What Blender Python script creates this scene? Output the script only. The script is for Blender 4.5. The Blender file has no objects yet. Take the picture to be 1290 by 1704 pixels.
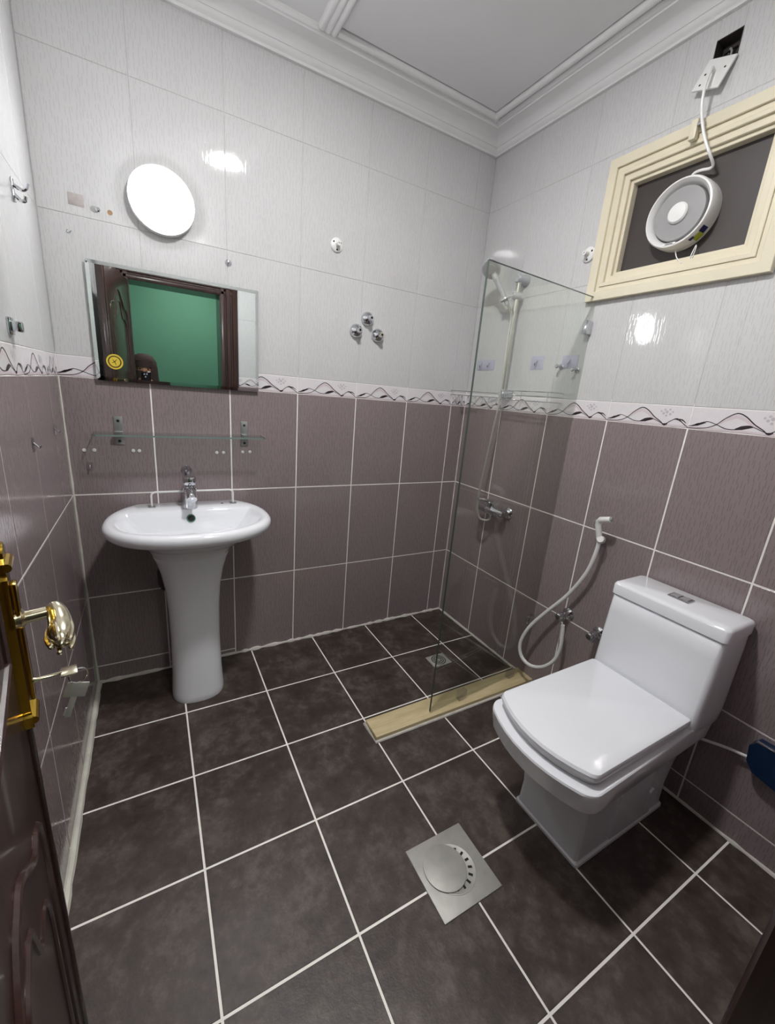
import bpy, bmesh, math, random
from mathutils import Vector, Matrix
random.seed(7)
SC = bpy.context.scene
COL = SC.collection
PI = math.pi

# ------------------------------------------------------------------ camera
FPX = 686.27
CAM = Vector((0.2824, -1.9555, 1.3433))
RIGHT = Vector((0.87148167, -0.48380228, 0.08034339))
FWD = Vector((0.48617631, 0.83072944, -0.27114792))
UP = Vector((0.06443836, 0.27536149, 0.95917868))
cd = bpy.data.cameras.new('camera'); cam = bpy.data.objects.new('camera', cd); COL.objects.link(cam)
cd.sensor_fit = 'VERTICAL'; cd.sensor_height = 24.0; cd.lens = FPX / 1704 * 24.0
cd.clip_start = 0.004; cd.clip_end = 50
cam.matrix_world = Matrix(((RIGHT.x, UP.x, -FWD.x, CAM.x), (RIGHT.y, UP.y, -FWD.y, CAM.y), (RIGHT.z, UP.z, -FWD.z, CAM.z), (0, 0, 0, 1)))
SC.camera = cam
# ------------------------------------------------------------------ world, exposure, lamp strengths
w = bpy.data.worlds.new('world'); SC.world = w; w.use_nodes = True
w.node_tree.nodes['Background'].inputs[0].default_value = (0.5, 0.5, 0.5, 1)
w.node_tree.nodes['Background'].inputs[1].default_value = 0.05
SC.view_settings.view_transform = 'Standard'; SC.view_settings.look = 'None'
SC.view_settings.gamma = 1.0; SC.view_settings.use_curve_mapping = False
SC.view_settings.exposure = 1.62
SC.cycles.max_bounces = 9; SC.cycles.diffuse_bounces = 5; SC.cycles.glossy_bounces = 6
WALL_LAMP, CEIL_LAMP, HALL_FILL = 14.0, 126.0, 30.0

W = 1.8898           # right wall x; back wall y=0; left wall x=0; floor z=0
YF = -1.93           # front wall
ZB, TH, BT = 1.318, 0.448, 1.390
ZC = 2.62            # ceiling

def px(x, y, ax, val):
    d = RIGHT * ((x - 645) / FPX) + FWD + UP * (-(y - 852) / FPX)
    t = (val - CAM[ax]) / d[ax]
    return CAM + d * t
def pb(x, y, v=0.0): return px(x, y, 1, v)
def pr(x, y, off=0.0): return px(x, y, 0, W - off)
def pl(x, y, off=0.0): return px(x, y, 0, off)
def pf(x, y, z=0.0): return px(x, y, 2, z)

# ------------------------------------------------------------------ mesh helpers
class MB:
    def __init__(s): s.bm = bmesh.new(); s.mi = 0
    def _add(s, verts, faces, smooth=True):
        vs = [s.bm.verts.new(v) for v in verts]
        for f in faces:
            try:
                fc = s.bm.faces.new([vs[i] for i in f]); fc.material_index = s.mi; fc.smooth = smooth
            except ValueError: pass
        return vs
    def m(s, i): s.mi = i; return s
    def box(s, lo, hi, bev=0.0, seg=2, mat=None):
        t = bmesh.new(); bmesh.ops.create_cube(t, size=1)
        for v in t.verts: v.co = Vector([(lo[k] + hi[k]) / 2 + v.co[k] * (hi[k] - lo[k]) for k in range(3)])
        if bev > 0: bmesh.ops.bevel(t, geom=list(t.edges), offset=bev, segments=seg, affect='EDGES', profile=0.5)
        t.verts.index_update()
        vv = [v.co.copy() for v in t.verts]
        if mat: vv = [mat @ v for v in vv]
        s._add(vv, [[v.index for v in f.verts] for f in t.faces]); t.free(); return s
    def loft(s, rings, cap0=True, cap1=True, closed=True):
        n = len(rings[0]); V = [p for r in rings for p in r]; F = []
        for i in range(len(rings) - 1):
            for j in range(n if closed else n - 1):
                k = (j + 1) % n
                F.append((i * n + j, i * n + k, (i + 1) * n + k, (i + 1) * n + j))
        if cap0: F.append(tuple(reversed(range(n))))
        if cap1: F.append(tuple(range((len(rings) - 1) * n, len(rings) * n)))
        s._add(V, F); return s
    def tube(s, pts, r, n=10, closed=False, cap=True):
        pts = [Vector(p) for p in pts]; m = len(pts)
        rr = r if isinstance(r, (list, tuple)) else [r] * m
        rings = []; nrm = None
        for i, p in enumerate(pts):
            if closed: t = pts[(i + 1) % m] - pts[i - 1]
            else: t = pts[min(i + 1, m - 1)] - pts[max(i - 1, 0)]
            t.normalize()
            if nrm is None: nrm = t.orthogonal().normalized()
            else:
                nrm = nrm - t * nrm.dot(t)
                nrm = nrm.normalized() if nrm.length > 1e-6 else t.orthogonal().normalized()
            b = t.cross(nrm)
            rings.append([p + (nrm * math.cos(2 * PI * k / n) + b * math.sin(2 * PI * k / n)) * rr[i] for k in range(n)])
        if closed: rings.append(rings[0])
        s.loft(rings, cap and not closed, cap and not closed); return s
    def lathe(s, prof, origin=(0, 0, 0), axis=(0, 0, 1), n=32, sx=1.0):
        a = Vector(axis).normalized(); u = a.orthogonal().normalized()
        if abs(a.z) > 0.9: u = Vector((1, 0, 0))
        v = a.cross(u); o = Vector(origin)
        rings = [[o + a * h + (u * math.cos(2 * PI * k / n) + v * math.sin(2 * PI * k / n)) * max(r, 1e-5) for k in range(n)] for r, h in prof]
        s.loft(rings, True, True); return s
    def prism(s, poly, d):     # poly: 3d points, d: extrusion vector
        d = Vector(d); n = len(poly); P = [Vector(p) for p in poly]
        s.loft([P, [p + d for p in P]]); return s
    def build(s, name, mats, parent=None, ang=35):
        bmesh.ops.remove_doubles(s.bm, verts=list(s.bm.verts), dist=1e-6)
        bmesh.ops.recalc_face_normals(s.bm, faces=list(s.bm.faces))
        me = bpy.data.meshes.new(name); s.bm.to_mesh(me); s.bm.free()
        for m in (mats if isinstance(mats, (list, tuple)) else [mats]): me.materials.append(m)
        me.set_sharp_from_angle(angle=math.radians(ang))
        return link(name, me, parent)
def link(name, me, parent=None):
    o = bpy.data.objects.new(name, me); COL.objects.link(o)
    if parent is not None: o.parent = parent
    return o
def tag(o, label, cat, group=None, kind=None):
    o['label'] = label; o['category'] = cat
    if group: o['group'] = group
    if kind: o['kind'] = kind
    return o
def thing(name, label, cat, loc=(0, 0, 0), rotz=0.0, group=None, kind=None):
    o = bpy.data.objects.new(name, None); COL.objects.link(o); o.location = loc; o.rotation_euler = (0, 0, rotz)
    o.empty_display_size = 0.05
    return tag(o, label, cat, group, kind)
def smooth_path(P, k=8):
    P = [Vector(p) for p in P]; out = []
    for i in range(len(P) - 1):
        a, b, c, d = P[max(i - 1, 0)], P[i], P[i + 1], P[min(i + 2, len(P) - 1)]
        for j in range(k):
            t = j / k
            out.append(0.5 * ((2 * b) + (c - a) * t + (2 * a - 5 * b + 4 * c - d) * t * t + (3 * b - a - 3 * c + d) * t ** 3))
    out.append(P[-1]); return out
def circle(c, r, axis, n=24, start=0.0):
    a = Vector(axis).normalized(); u = a.orthogonal().normalized(); v = a.cross(u)
    return [Vector(c) + (u * math.cos(start + 2 * PI * k / n) + v * math.sin(start + 2 * PI * k / n)) * r for k in range(n)]

# ------------------------------------------------------------------ materials
def lin(r, g, b):
    f = lambda c: (c / 255 / 12.92) if c / 255 <= 0.04045 else ((c / 255 + 0.055) / 1.055) ** 2.4
    return (f(r), f(g), f(b), 1)
class NT:
    def __init__(s, name):
        s.mat = bpy.data.materials.new(name); s.mat.use_nodes = True
        s.t = s.mat.node_tree; s.n = s.t.nodes; s.bsdf = s.n['Principled BSDF']; s.out = s.n['Material Output']
    def node(s, ty, **kw):
        n = s.n.new(ty)
        for k, v in kw.items():
            if k in n.inputs: n.inputs[k].default_value = v
            else: setattr(n, k, v)
        return n
    def ln(s, a, b): s.t.links.new(a, b)
    def math(s, op, a, b=None):
        n = s.n.new('ShaderNodeMath'); n.operation = op
        for i, v in enumerate((a, b)):
            if v is None: continue
            if isinstance(v, (int, float)): n.inputs[i].default_value = v
            else: s.ln(v, n.inputs[i])
        return n.outputs[0]
    def mixc(s, fac, a, b):
        n = s.n.new('ShaderNodeMix'); n.data_type = 'RGBA'
        for sock, v in ((n.inputs[0], fac), (n.inputs[6], a), (n.inputs[7], b)):
            if isinstance(v, (int, float, tuple)): sock.default_value = v
            else: s.ln(v, sock)
        return n.outputs[2]
    def coords(s, scale=(1, 1, 1), rnd=False):
        tc = s.n.new('ShaderNodeTexCoord'); mp = s.n.new('ShaderNodeMapping'); mp.inputs['Scale'].default_value = scale
        s.ln(tc.outputs['Object'], mp.inputs['Vector'])
        if rnd:
            oi = s.n.new('ShaderNodeObjectInfo'); mm = s.n.new('ShaderNodeVectorMath'); mm.operation = 'SCALE'
            s.ln(oi.outputs['Random'], mm.inputs['Scale']); mm.inputs[0].default_value = (37, 53, 71)
            s.ln(mm.outputs[0], mp.inputs['Location'])
        return mp.outputs['Vector']
    def noise(s, vec, scale, detail=4, rough=0.55):
        n = s.n.new('ShaderNodeTexNoise'); n.inputs['Scale'].default_value = scale; n.inputs['Detail'].default_value = detail
        n.inputs['Roughness'].default_value = rough; s.ln(vec, n.inputs['Vector']); return n.outputs['Fac']
    def ramp(s, fac, stops):
        n = s.n.new('ShaderNodeValToRGB'); e = n.color_ramp.elements
        while len(e) < len(stops): e.new(0.5)
        for i, (p, c) in enumerate(stops): e[i].position = p; e[i].color = c
        s.ln(fac, n.inputs[0]); return n.outputs[0]
    def bump(s, h, strength, dist):
        n = s.n.new('ShaderNodeBump'); n.inputs['Strength'].default_value = strength; n.inputs['Distance'].default_value = dist
        s.ln(h, n.inputs['Height']); s.ln(n.outputs[0], s.bsdf.inputs['Normal'])
    def set(s, **kw):
        for k, v in kw.items(): s.bsdf.inputs[k.replace('_', ' ')].default_value = v
        return s
def plain(name, col, rough=0.4, metal=0.0, var=0.06, vscale=18, bump=0.0, **kw):
    m = NT(name); v = m.coords(rnd=True)
    f = m.noise(v, vscale, 3)
    dark = tuple(c * (1 - var * 2) for c in col[:3]) + (1,); lite = tuple(min(1, c * (1 + var)) for c in col[:3]) + (1,)
    m.ln(m.mixc(f, dark, lite), m.bsdf.inputs['Base Color'])
    m.set(Roughness=rough, Metallic=metal, **kw)
    if bump: m.bump(f, bump, 0.002)
    return m.mat
def emission(name, col, st):
    m = NT(name); m.set(Base_Color=(0.9, 0.9, 0.9, 1), Emission_Color=col, Emission_Strength=st, Roughness=0.4)
    return m.mat
def glassy(name, tint, fres=1.45):
    m = NT(name); m.n.remove(m.bsdf)
    tr = m.node('ShaderNodeBsdfTransparent', Color=tint); gl = m.node('ShaderNodeBsdfGlossy', Roughness=0.0)
    fr = m.node('ShaderNodeFresnel', IOR=fres); mx = m.n.new('ShaderNodeMixShader'); ge = m.n.new('ShaderNodeNewGeometry')
    m.ln(m.math('ADD', fres, m.math('MULTIPLY', ge.outputs['Backfacing'], 1.0 / fres - fres)), fr.inputs['IOR'])   # same reflectance on leaving the pane
    m.ln(fr.outputs[0], mx.inputs[0]); m.ln(tr.outputs[0], mx.inputs[1]); m.ln(gl.outputs[0], mx.inputs[2]); m.ln(mx.outputs[0], m.out.inputs[0])
    return m.mat

def tile_mat(name, base, dash, rough, bstr, dfac, sheen=0.5):
    m = NT(name)
    v = m.coords((74, 1, 33))
    vo = m.node('ShaderNodeTexVoronoi', voronoi_dimensions='3D'); vo.inputs['Scale'].default_value = 1.0; vo.inputs['Randomness'].default_value = 0.75
    sp = m.n.new('ShaderNodeSeparateXYZ'); cb = m.n.new('ShaderNodeCombineXYZ'); m.ln(v, sp.inputs[0])
    m.ln(sp.outputs[0], cb.inputs[0]); m.ln(sp.outputs[2], cb.inputs[2]); m.ln(cb.outputs[0], vo.inputs['Vector'])
    df = m.n.new('ShaderNodeVectorMath'); df.operation = 'SUBTRACT'; m.ln(cb.outputs[0], df.inputs[0]); m.ln(vo.outputs['Position'], df.inputs[1])
    s2 = m.n.new('ShaderNodeSeparateXYZ'); m.ln(df.outputs[0], s2.inputs[0])
    ax = m.math('ABSOLUTE', s2.outputs[0]); az = m.math('ABSOLUTE', s2.outputs[2])
    gx = m.math('SUBTRACT', 1.0, m.math('MULTIPLY', ax, 8.0)); gz = m.math('SUBTRACT', 1.0, m.math('MULTIPLY', m.math('MAXIMUM', m.math('SUBTRACT', az, 0.30), 0.0), 6.0))
    d = m.math('MAXIMUM', m.math('MINIMUM', gx, gz), 0.0)
    v2 = m.coords((1, 1, 1)); fine = m.noise(v2, 260, 2); big = m.noise(m.coords(rnd=True), 5, 2)
    c0 = m.mixc(big, tuple(c * 0.94 for c in base[:3]) + (1,), tuple(min(1, c * 1.05) for c in base[:3]) + (1,))
    c1 = m.mixc(m.math('MULTIPLY', fine, 0.25), c0, dash)
    c2 = m.mixc(m.math('MULTIPLY', d, dfac), c1, dash)
    m.ln(c2, m.bsdf.inputs['Base Color'])
    h = m.math('SUBTRACT', m.math('MULTIPLY', fine, 0.10), d)
    m.bump(h, bstr, 0.0008)
    m.set(Roughness=rough, Specular_IOR_Level=sheen)
    return m.mat
M_WHITE_TILE = tile_mat('glazed_white_tile', lin(207, 207, 207), lin(172, 172, 172), 0.04, 0.045, 0.5)
M_DARK_TILE = tile_mat('glazed_mauve_brown_tile', lin(148, 135, 136), lin(104, 92, 93), 0.11, 0.16, 0.62)
M_BAND = plain('glazed_border_tile', lin(226, 222, 224), 0.15, var=0.03, vscale=60)
M_BAND_DARK = plain('border_print_dark', lin(46, 36, 40), 0.3, var=0.1, vscale=60)
M_BAND_PINK = plain('border_print_pink', lin(216, 204, 208), 0.25, var=0.05, vscale=60)
M_BAND_GREY = plain('border_print_grey', lin(196, 190, 195), 0.3, var=0.1, vscale=120)
def floor_mat():
    m = NT('slate_look_floor_tile'); v = m.coords(rnd=True)
    a = m.noise(v, 9, 6, 0.65); b = m.noise(v, 70, 5, 0.7); c = m.noise(m.coords((1, 2.2, 1), rnd=True), 26, 5, 0.7)
    col = m.ramp(m.math('ADD', m.math('MULTIPLY', a, 0.55), m.math('MULTIPLY', c, 0.45)),
                 [(0.36, lin(50, 40, 35)), (0.5, lin(72, 61, 55)), (0.64, lin(104, 95, 87))])
    m.ln(m.mixc(m.math('MULTIPLY', b, 0.35), col, lin(52, 46, 44)), m.bsdf.inputs['Base Color'])
    m.bump(m.math('ADD', m.math('MULTIPLY', c, 0.8), m.math('MULTIPLY', b, 0.35)), 0.55, 0.0026)
    m.ln(m.math('ADD', 0.34, m.math('MULTIPLY', a, 0.16)), m.bsdf.inputs['Roughness'])
    return m.mat
M_FLOOR_TILE = floor_mat()
def grout_mat():
    m = NT('grout'); tc = m.n.new('ShaderNodeTexCoord'); sp = m.n.new('ShaderNodeSeparateXYZ'); m.ln(tc.outputs['Object'], sp.inputs[0])
    f = m.noise(tc.outputs['Object'], 40, 4)
    up = m.math('GREATER_THAN', sp.outputs[2], 1.40)
    lo = m.mixc(f, lin(236, 232, 228), lin(255, 252, 248)); hi = m.mixc(f, lin(170, 170, 170), lin(208, 207, 206))
    m.ln(m.mixc(up, lo, hi), m.bsdf.inputs['Base Color']); m.set(Roughness=0.8); return m.mat
M_GROUT = grout_mat()
M_GROUT_F = plain('floor_grout', lin(252, 248, 240), 0.85, var=0.06, vscale=30)
M_CAULK = plain('silicone_caulk', lin(218, 216, 204), 0.55, var=0.2, vscale=14, bump=0.6)
M_CAULK_W = plain('white_cement_fillet', lin(216, 212, 204), 0.8, var=0.16, vscale=30, bump=0.8)
M_CEIL = plain('ceiling_paint', lin(226, 226, 227), 0.8, var=0.02, vscale=6)
M_PLASTER = plain('cornice_plaster', lin(230, 230, 230), 0.6, var=0.02, vscale=20)
M_PORC = plain('white_porcelain', lin(236, 238, 242), 0.07, var=0.01, vscale=3, Coat_Weight=0.3)
M_CHROME = plain('chrome', lin(212, 214, 218), 0.06, 1.0, var=0.03)
M_STEEL = plain('brushed_steel', lin(186, 185, 178), 0.5, 0.35, var=0.16, vscale=22, bump=0.12)
M_ALU = plain('aluminium_bracket', lin(180, 182, 182), 0.35, 0.9, var=0.08)
M_PLASTIC = plain('white_plastic', lin(228, 228, 226), 0.32, var=0.03)
M_GREYPL = plain('grey_plastic', lin(150, 150, 150), 0.4, var=0.05)
M_SHOWER = plain('shower_grey_plastic', lin(200, 202, 206), 0.25, 0.3, var=0.05)
M_BLACK = plain('black_hole', lin(14, 13, 13), 0.6, var=0.1)
M_DARKPIPE = plain('dark_pipe', lin(60, 58, 56), 0.4, var=0.1)
M_CREAM = plain('cream_window_aluminium', lin(222, 214, 190), 0.32, var=0.06, vscale=9)
M_BOARD = plain('dark_window_board', lin(62, 56, 54), 0.5, var=0.18, vscale=7)
M_BRASS = plain('polished_brass', lin(214, 178, 70), 0.14, 1.0, var=0.12)
M_RAIL = plain('pale_shower_steel', lin(206, 204, 196), 0.28, 0.75, var=0.05)
M_NICKEL = plain('pale_nickel', lin(214, 206, 180), 0.2, 1.0, var=0.06)
def wood_mat(name, c0, c1, rough, sc=(14, 14, 1.2), coat=0.6):
    m = NT(name); v = m.coords(sc); n = m.noise(v, 3.2, 6, 0.65)
    m.ln(m.ramp(n, [(0.3, c0), (0.7, c1)]), m.bsdf.inputs['Base Color']); m.set(Roughness=rough, Coat_Weight=coat, Coat_Roughness=0.08)
    m.bump(n, 0.05, 0.002); return m.mat
M_DOOR = wood_mat('dark_lacquered_wood', lin(36, 23, 20), lin(66, 43, 38), 0.3, coat=0.35)
M_TRAV = wood_mat('travertine_sill', lin(190, 172, 128), lin(222, 206, 164), 0.35, (1.5, 16, 10), 0.1)
M_GREEN = plain('green_paint', lin(104, 160, 134), 0.7, var=0.04, vscale=4)
M_HALLFLOOR = plain('hall_floor', lin(150, 136, 118), 0.5)
M_MIRROR = plain('silvered_mirror', lin(226, 232, 230), 0.0, 1.0, var=0.0)
M_MIRROR_EDGE = plain('mirror_glass_edge', lin(168, 186, 178), 0.2, var=0.1)
M_GLASS = glassy('clear_glass', (0.962, 0.98, 0.958, 1))
M_GLASS_EDGE = plain('glass_cut_edge', lin(60, 72, 66), 0.6, var=0.1)
M_GLASS_SHELF = glassy('shelf_glass', (0.95, 0.975, 0.965, 1), 1.5)
M_CLEAR = glassy('clear_plastic', (0.9, 0.9, 0.92, 1), 1.7)
M_LILAC = plain('lilac_adhesive_pad', lin(188, 186, 206), 0.35, var=0.08)
M_BLUE = plain('dark_blue_plastic', lin(12, 40, 70), 0.22, var=0.15, vscale=40)
M_STICK_Y = plain('yellow_sticker', lin(222, 196, 62), 0.5, var=0.05)
M_STICK_K = plain('dark_sticker_print', lin(70, 56, 20), 0.5)
M_NAVY = plain('navy_print', lin(38, 34, 92), 0.4)
M_LIME = plain('lime_print', lin(176, 184, 60), 0.4)
M_SKIN = plain('skin', lin(176, 128, 100), 0.5)
M_CLOTH = plain('dark_brown_cloth', lin(60, 44, 42), 0.85, vscale=30, var=0.1)
M_PHONE = plain('phone_black', lin(24, 24, 27), 0.2)
M_RUST = plain('rust_stain', lin(172, 138, 104), 0.7, var=0.2)
M_RESIDUE = plain('glue_residue', lin(182, 174, 170), 0.5, var=0.15, vscale=60)
M_WALLLAMP = emission('wall_lamp_diffuser', (0.985, 0.985, 1.0, 1), WALL_LAMP)
M_CEILLAMP = emission('ceiling_lamp_diffuser', (1.0, 0.985, 0.985, 1), CEIL_LAMP)
M_HALLFILL = emission('hall_fill_diffuser', (1.0, 0.97, 0.93, 1), HALL_FILL)  # glow of the added hall lamp

# ------------------------------------------------------------------ room shell
def struct(name, label, cat, mb, mat, parent=None):
    o = mb.build(name, mat, parent)
    if parent is None: tag(o, label, cat, kind='structure')
    return o
GR = 0.0012                       # grout recess behind the tile faces
WH = dict(y0=-0.735, y1=-1.275, z0=1.815, z1=2.225)      # window hole in the right wall
EB = dict(y0=-0.985, y1=-1.057, z0=2.405, z1=2.480)      # open electrical box above it
DO = dict(x0=0.18, x1=0.845, z1=2.02)                   # doorway

m = MB(); m.box((-0.12, GR, -0.05), (W + 0.12, 0.12, ZC + 0.1)); wall_back = struct('wall_back', 'tiled wall behind the washbasin, white above a patterned border and mauve brown below', 'wall', m, M_GROUT)
m = MB(); m.box((-0.12, YF, -0.05), (-GR, GR, ZC + 0.1)); wall_left = struct('wall_left', 'glossy tiled wall beside the open door', 'wall', m, M_GROUT)
m = MB()
ys = [GR, EB['y0'], EB['y1'], YF]
def rwbox(ya, yb, za, zb): m.box((W + GR, min(ya, yb), za), (W + 0.12, max(ya, yb), zb))
rwbox(GR, WH['y0'], -0.05, ZC + 0.1); rwbox(WH['y1'], YF - 0.2, -0.05, ZC + 0.1)
rwbox(WH['y0'], WH['y1'], -0.05, WH['z0']); rwbox(WH['y0'], EB['y0'], WH['z1'], ZC + 0.1); rwbox(EB['y1'], WH['y1'], WH['z1'], ZC + 0.1)
rwbox(EB['y0'], EB['y1'], WH['z1'], EB['z0']); rwbox(EB['y0'], EB['y1'], EB['z1'], ZC + 0.1)
wall_right = struct('wall_right', 'tiled wall behind the toilet and shower rail with a small window', 'wall', m, M_GROUT)
m = MB()
m.box((-0.12, YF - 0.18, -0.05), (DO['x0'], YF - GR, ZC + 0.1)); m.box((DO['x1'], YF - 0.18, -0.05), (W + GR, YF - GR, ZC + 0.1)); m.box((DO['x0'], YF - 0.18, DO['z1']), (DO['x1'], YF - GR, ZC + 0.1))
wall_front = struct('wall_front', 'tiled wall around the doorway opposite the washbasin', 'wall', m, M_GROUT)
m = MB(); m.box((-0.12, YF - 0.2, -0.1), (W + 0.12, 0.12, -GR * 1.0)); floor = struct('floor', 'dark slate-look tiled floor with pale grout', 'floor', m, M_GROUT_F)

# tiles ------------------------------------------------------------
_tc = {}
def tile_mesh(wd, ht, mat, key, thick=0.008, bev=0.0012):
    k = (round(wd, 4), round(ht, 4), key)
    if k in _tc: return _tc[k]
    bm = bmesh.new(); hw, hh = wd / 2, ht / 2
    def ring(ix, y): return [bm.verts.new((sx * (hw - ix), y, sz * (hh - ix))) for sx, sz in ((-1, -1), (1, -1), (1, 1), (-1, 1))]
    r0, r1, r2 = ring(0, thick), ring(0, bev * 0.7), ring(bev, 0)
    for a, b in ((r0, r1), (r1, r2)):
        for i in range(4): bm.faces.new((a[i], a[(i + 1) % 4], b[(i + 1) % 4], b[i]))
    bm.faces.new(r2); bmesh.ops.recalc_face_normals(bm, faces=list(bm.faces))
    if bm.faces[-1:]: pass
    me = bpy.data.meshes.new('tile'); bm.to_mesh(me); bm.free(); me.materials.append(mat)
    _tc[k] = me; return me
FACES = {'back': Matrix.Identity(4), 'right': Matrix.Rotation(-PI / 2, 4, 'Z'), 'left': Matrix.Rotation(PI / 2, 4, 'Z'), 'front': Matrix.Rotation(PI, 4, 'Z'), 'floor': Matrix.Rotation(-PI / 2, 4, 'X')}
def clip_hole(r, h):
    a0, a1, b0, b1 = r; c0, c1, d0, d1 = h
    if a1 <= c0 or a0 >= c1 or b1 <= d0 or b0 >= d1: return [r]
    out = []
    if a0 < c0: out.append((a0, c0, b0, b1))
    if a1 > c1: out.append((c1, a1, b0, b1))
    lo, hi = max(a0, c0), min(a1, c1)
    if b0 < d0: out.append((lo, hi, b0, d0))
    if b1 > d1: out.append((lo, hi, d1, b1))
    return out
def place(side, a, b, wd, ht, mat, key, parent, name='tile', jit=0.0):
    me = tile_mesh(wd, ht, mat, key)
    o = link(name, me, parent)
    loc = {'back': (a, 0, b), 'right': (W, a, b), 'left': (0, a, b), 'front': (a, YF, b), 'floor': (a, b, 0)}[side]
    o.matrix_local = Matrix.Translation(loc) @ FACES[side] @ Matrix.Rotation(random.uniform(-jit, jit), 4, 'X') @ Matrix.Rotation(random.uniform(-jit, jit), 4, 'Z')
    return o
# printed wave pattern of the border tiles, in tile units (u along 0..1, v up 0..1)
def band_print():
    m = MB(); Lw, Hh, y = 0.30, BT - ZB, -0.0004
    P = lambda u, v: Vector(((u - 0.5) * Lw, y, (v - 0.5) * Hh))
    def ribbon(pts, wmm, mi):
        m.mi = mi; C = smooth_path([P(*q) for q in pts], 6); n = len(C); ww = wmm if isinstance(wmm, list) else [wmm] * 2
        A, B = [], []
        for i, c in enumerate(C):
            t = (C[min(i + 1, n - 1)] - C[max(i - 1, 0)]).normalized(); nn = Vector((-t.z, 0, t.x))
            s = i / (n - 1) * (len(ww) - 1); k = min(int(s), len(ww) - 2); hw = (ww[k] + (ww[k + 1] - ww[k]) * (s - k)) * (0.0008 if mi == 0 else 0.0006)
            A.append(c + nn * hw); B.append(c - nn * hw)
        for i in range(n - 1):
            vs = [m.bm.verts.new(v) for v in (A[i], A[i + 1], B[i + 1], B[i])]
            f = m.bm.faces.new(vs); f.material_index = mi
    y = -0.00025; ribbon([(.29, .30), (.35, .52), (.43, .68), (.51, .58), (.60, .32), (.67, .2)], [4, 9, 7, 2], 1)
    ribbon([(.02, .07), (.2, .06), (.5, .07), (.8, .06), (.98, .07)], [5, 7, 5, 7, 5], 1)
    y = -0.0003
    for (cu, cv, rr) in [(.735, .68, 5.5), (.70, .60, 4.5), (.775, .58, 4.5), (.735, .5, 4), (.71, .78, 4), (.765, .8, 4), (.80, .7, 3.5), (.67, .7, 3.5)]:
        m.mi = 2; c = P(cu, cv)
        f = m.bm.faces.new([m.bm.verts.new(c + Vector((math.cos(k * PI / 5), 0, math.sin(k * PI / 5))) * rr * 0.001) for k in range(10)]); f.material_index = 2
    y = -0.0004
    ribbon([(0, .03), (.10, .05), (.19, .11), (.27, .28), (.34, .58), (.43, .82), (.51, .72), (.60, .42), (.68, .22), (.735, .09), (.81, .3), (.87, .40), (.94, .2), (1, .03)], [1.3, 1.5, 1.6, 2.0, 2.2, 1.8, 1.6, 1.5, 1.3], 0)
    ribbon([(0, .1), (.07, .2), (.14, .33), (.19, .38), (.27, .28), (.37, .13), (.47, .14)], [1.2, 2.2, 1.2, 1.5, 1.5], 0)
    ribbon([(.03, .12), (.09, .22), (.17, .33)], [0.5, 5.5, 0.5], 0)
    ribbon([(.44, .13), (.50, .22), (.56, .29), (.60, .30)], [1, 7.5, 6, 1], 0)
    ribbon([(.60, .30), (.66, .2), (.72, .1)], [1.2, 1.2], 0)
    ribbon([(.71, .10), (.74, .08), (.77, .13)], [2, 5, 2], 0)
    ribbon([(.78, .22), (.84, .36), (.90, .30), (.97, .1)], [1.0, 1.6, 1.0], 0)
    ribbon([(.86, .38), (.92, .36), (.97, .22)], [0.8, 2.6, 1.0], 0)
    me = bpy.data.meshes.new('printed_pattern')
    bmesh.ops.recalc_face_normals(m.bm, faces=list(m.bm.faces)); m.bm.to_mesh(m_ := me); m.bm.free()
    for q in (M_BAND_DARK, M_BAND_PINK, M_BAND_GREY): me.materials.append(q)
    return me
PRINT = band_print()
def tile_wall(side, parent, a_lines, lo, hi, holes=(), rows_cut=None):
    edges = [lo] + [a for a in a_lines if lo + 0.012 < a < hi - 0.012] + [hi]
    for i in range(len(edges) - 1):
        a0, a1 = edges[i], edges[i + 1]
        low = rows_cut(0.5 * (a0 + a1)) if rows_cut else None
        zl = [0.0, low, ZB - 2 * TH, ZB - TH, ZB, BT, BT + 0.455, BT + 0.903, ZC - 0.06]
        zl = [z for z in zl if z is not None]
        for j in range(len(zl) - 1):
            b0, b1 = zl[j], zl[j + 1]
            dark = b1 <= ZB + 1e-4; band = abs(b0 - ZB) < 1e-4
            g = 0.0027 if dark else (0.0010 if not band else 0.0012)
            rect = (a0 + g, a1 - g, b0 + (g if not band else 0.0008), b1 - (g if not band else 0.0008))
            rects = [rect]
            for h in holes: rects = [q for r in rects for q in clip_hole(r, h)]
            for (p0, p1, q0, q1) in rects:
                if p1 - p0 < 0.004 or q1 - q0 < 0.004: continue
                mat, key = (M_DARK_TILE, 'd') if dark else ((M_BAND, 'b') if band else (M_WHITE_TILE, 'w'))
                o = place(side, (p0 + p1) / 2, (q0 + q1) / 2, p1 - p0, q1 - q0, mat, key, parent, 'border_tile' if band else 'tile', 0.0 if band else 0.0006)
                if band and abs((p1 - p0) - 0.30) < 0.02:
                    link('printed_pattern', PRINT, o)
                elif band:
                    s = link('printed_pattern', PRINT, o); s.scale = ((p1 - p0) / 0.30, 1, 1)
gl = lambda s0, st, n: [s0 + st * i for i in range(n)]
tile_wall('back', wall_back, gl(0.2893, 0.30, 6), 0.0, W, rows_cut=lambda a: 0.083 if a < 0.29 else (0.028 if a < 0.6 else None))
tile_wall('right', wall_right, sorted(gl(-0.2977, -0.30, 6)), YF, 0.0,
          holes=[(WH['y1'], WH['y0'], WH['z0'], WH['z1']), (EB['y1'], EB['y0'], EB['z0'], EB['z1'])], rows_cut=lambda a: 0.096 if a < -1.19 else None)
tile_wall('left', wall_left, sorted(gl(-0.19, -0.30, 6)), YF, 0.0)
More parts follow.
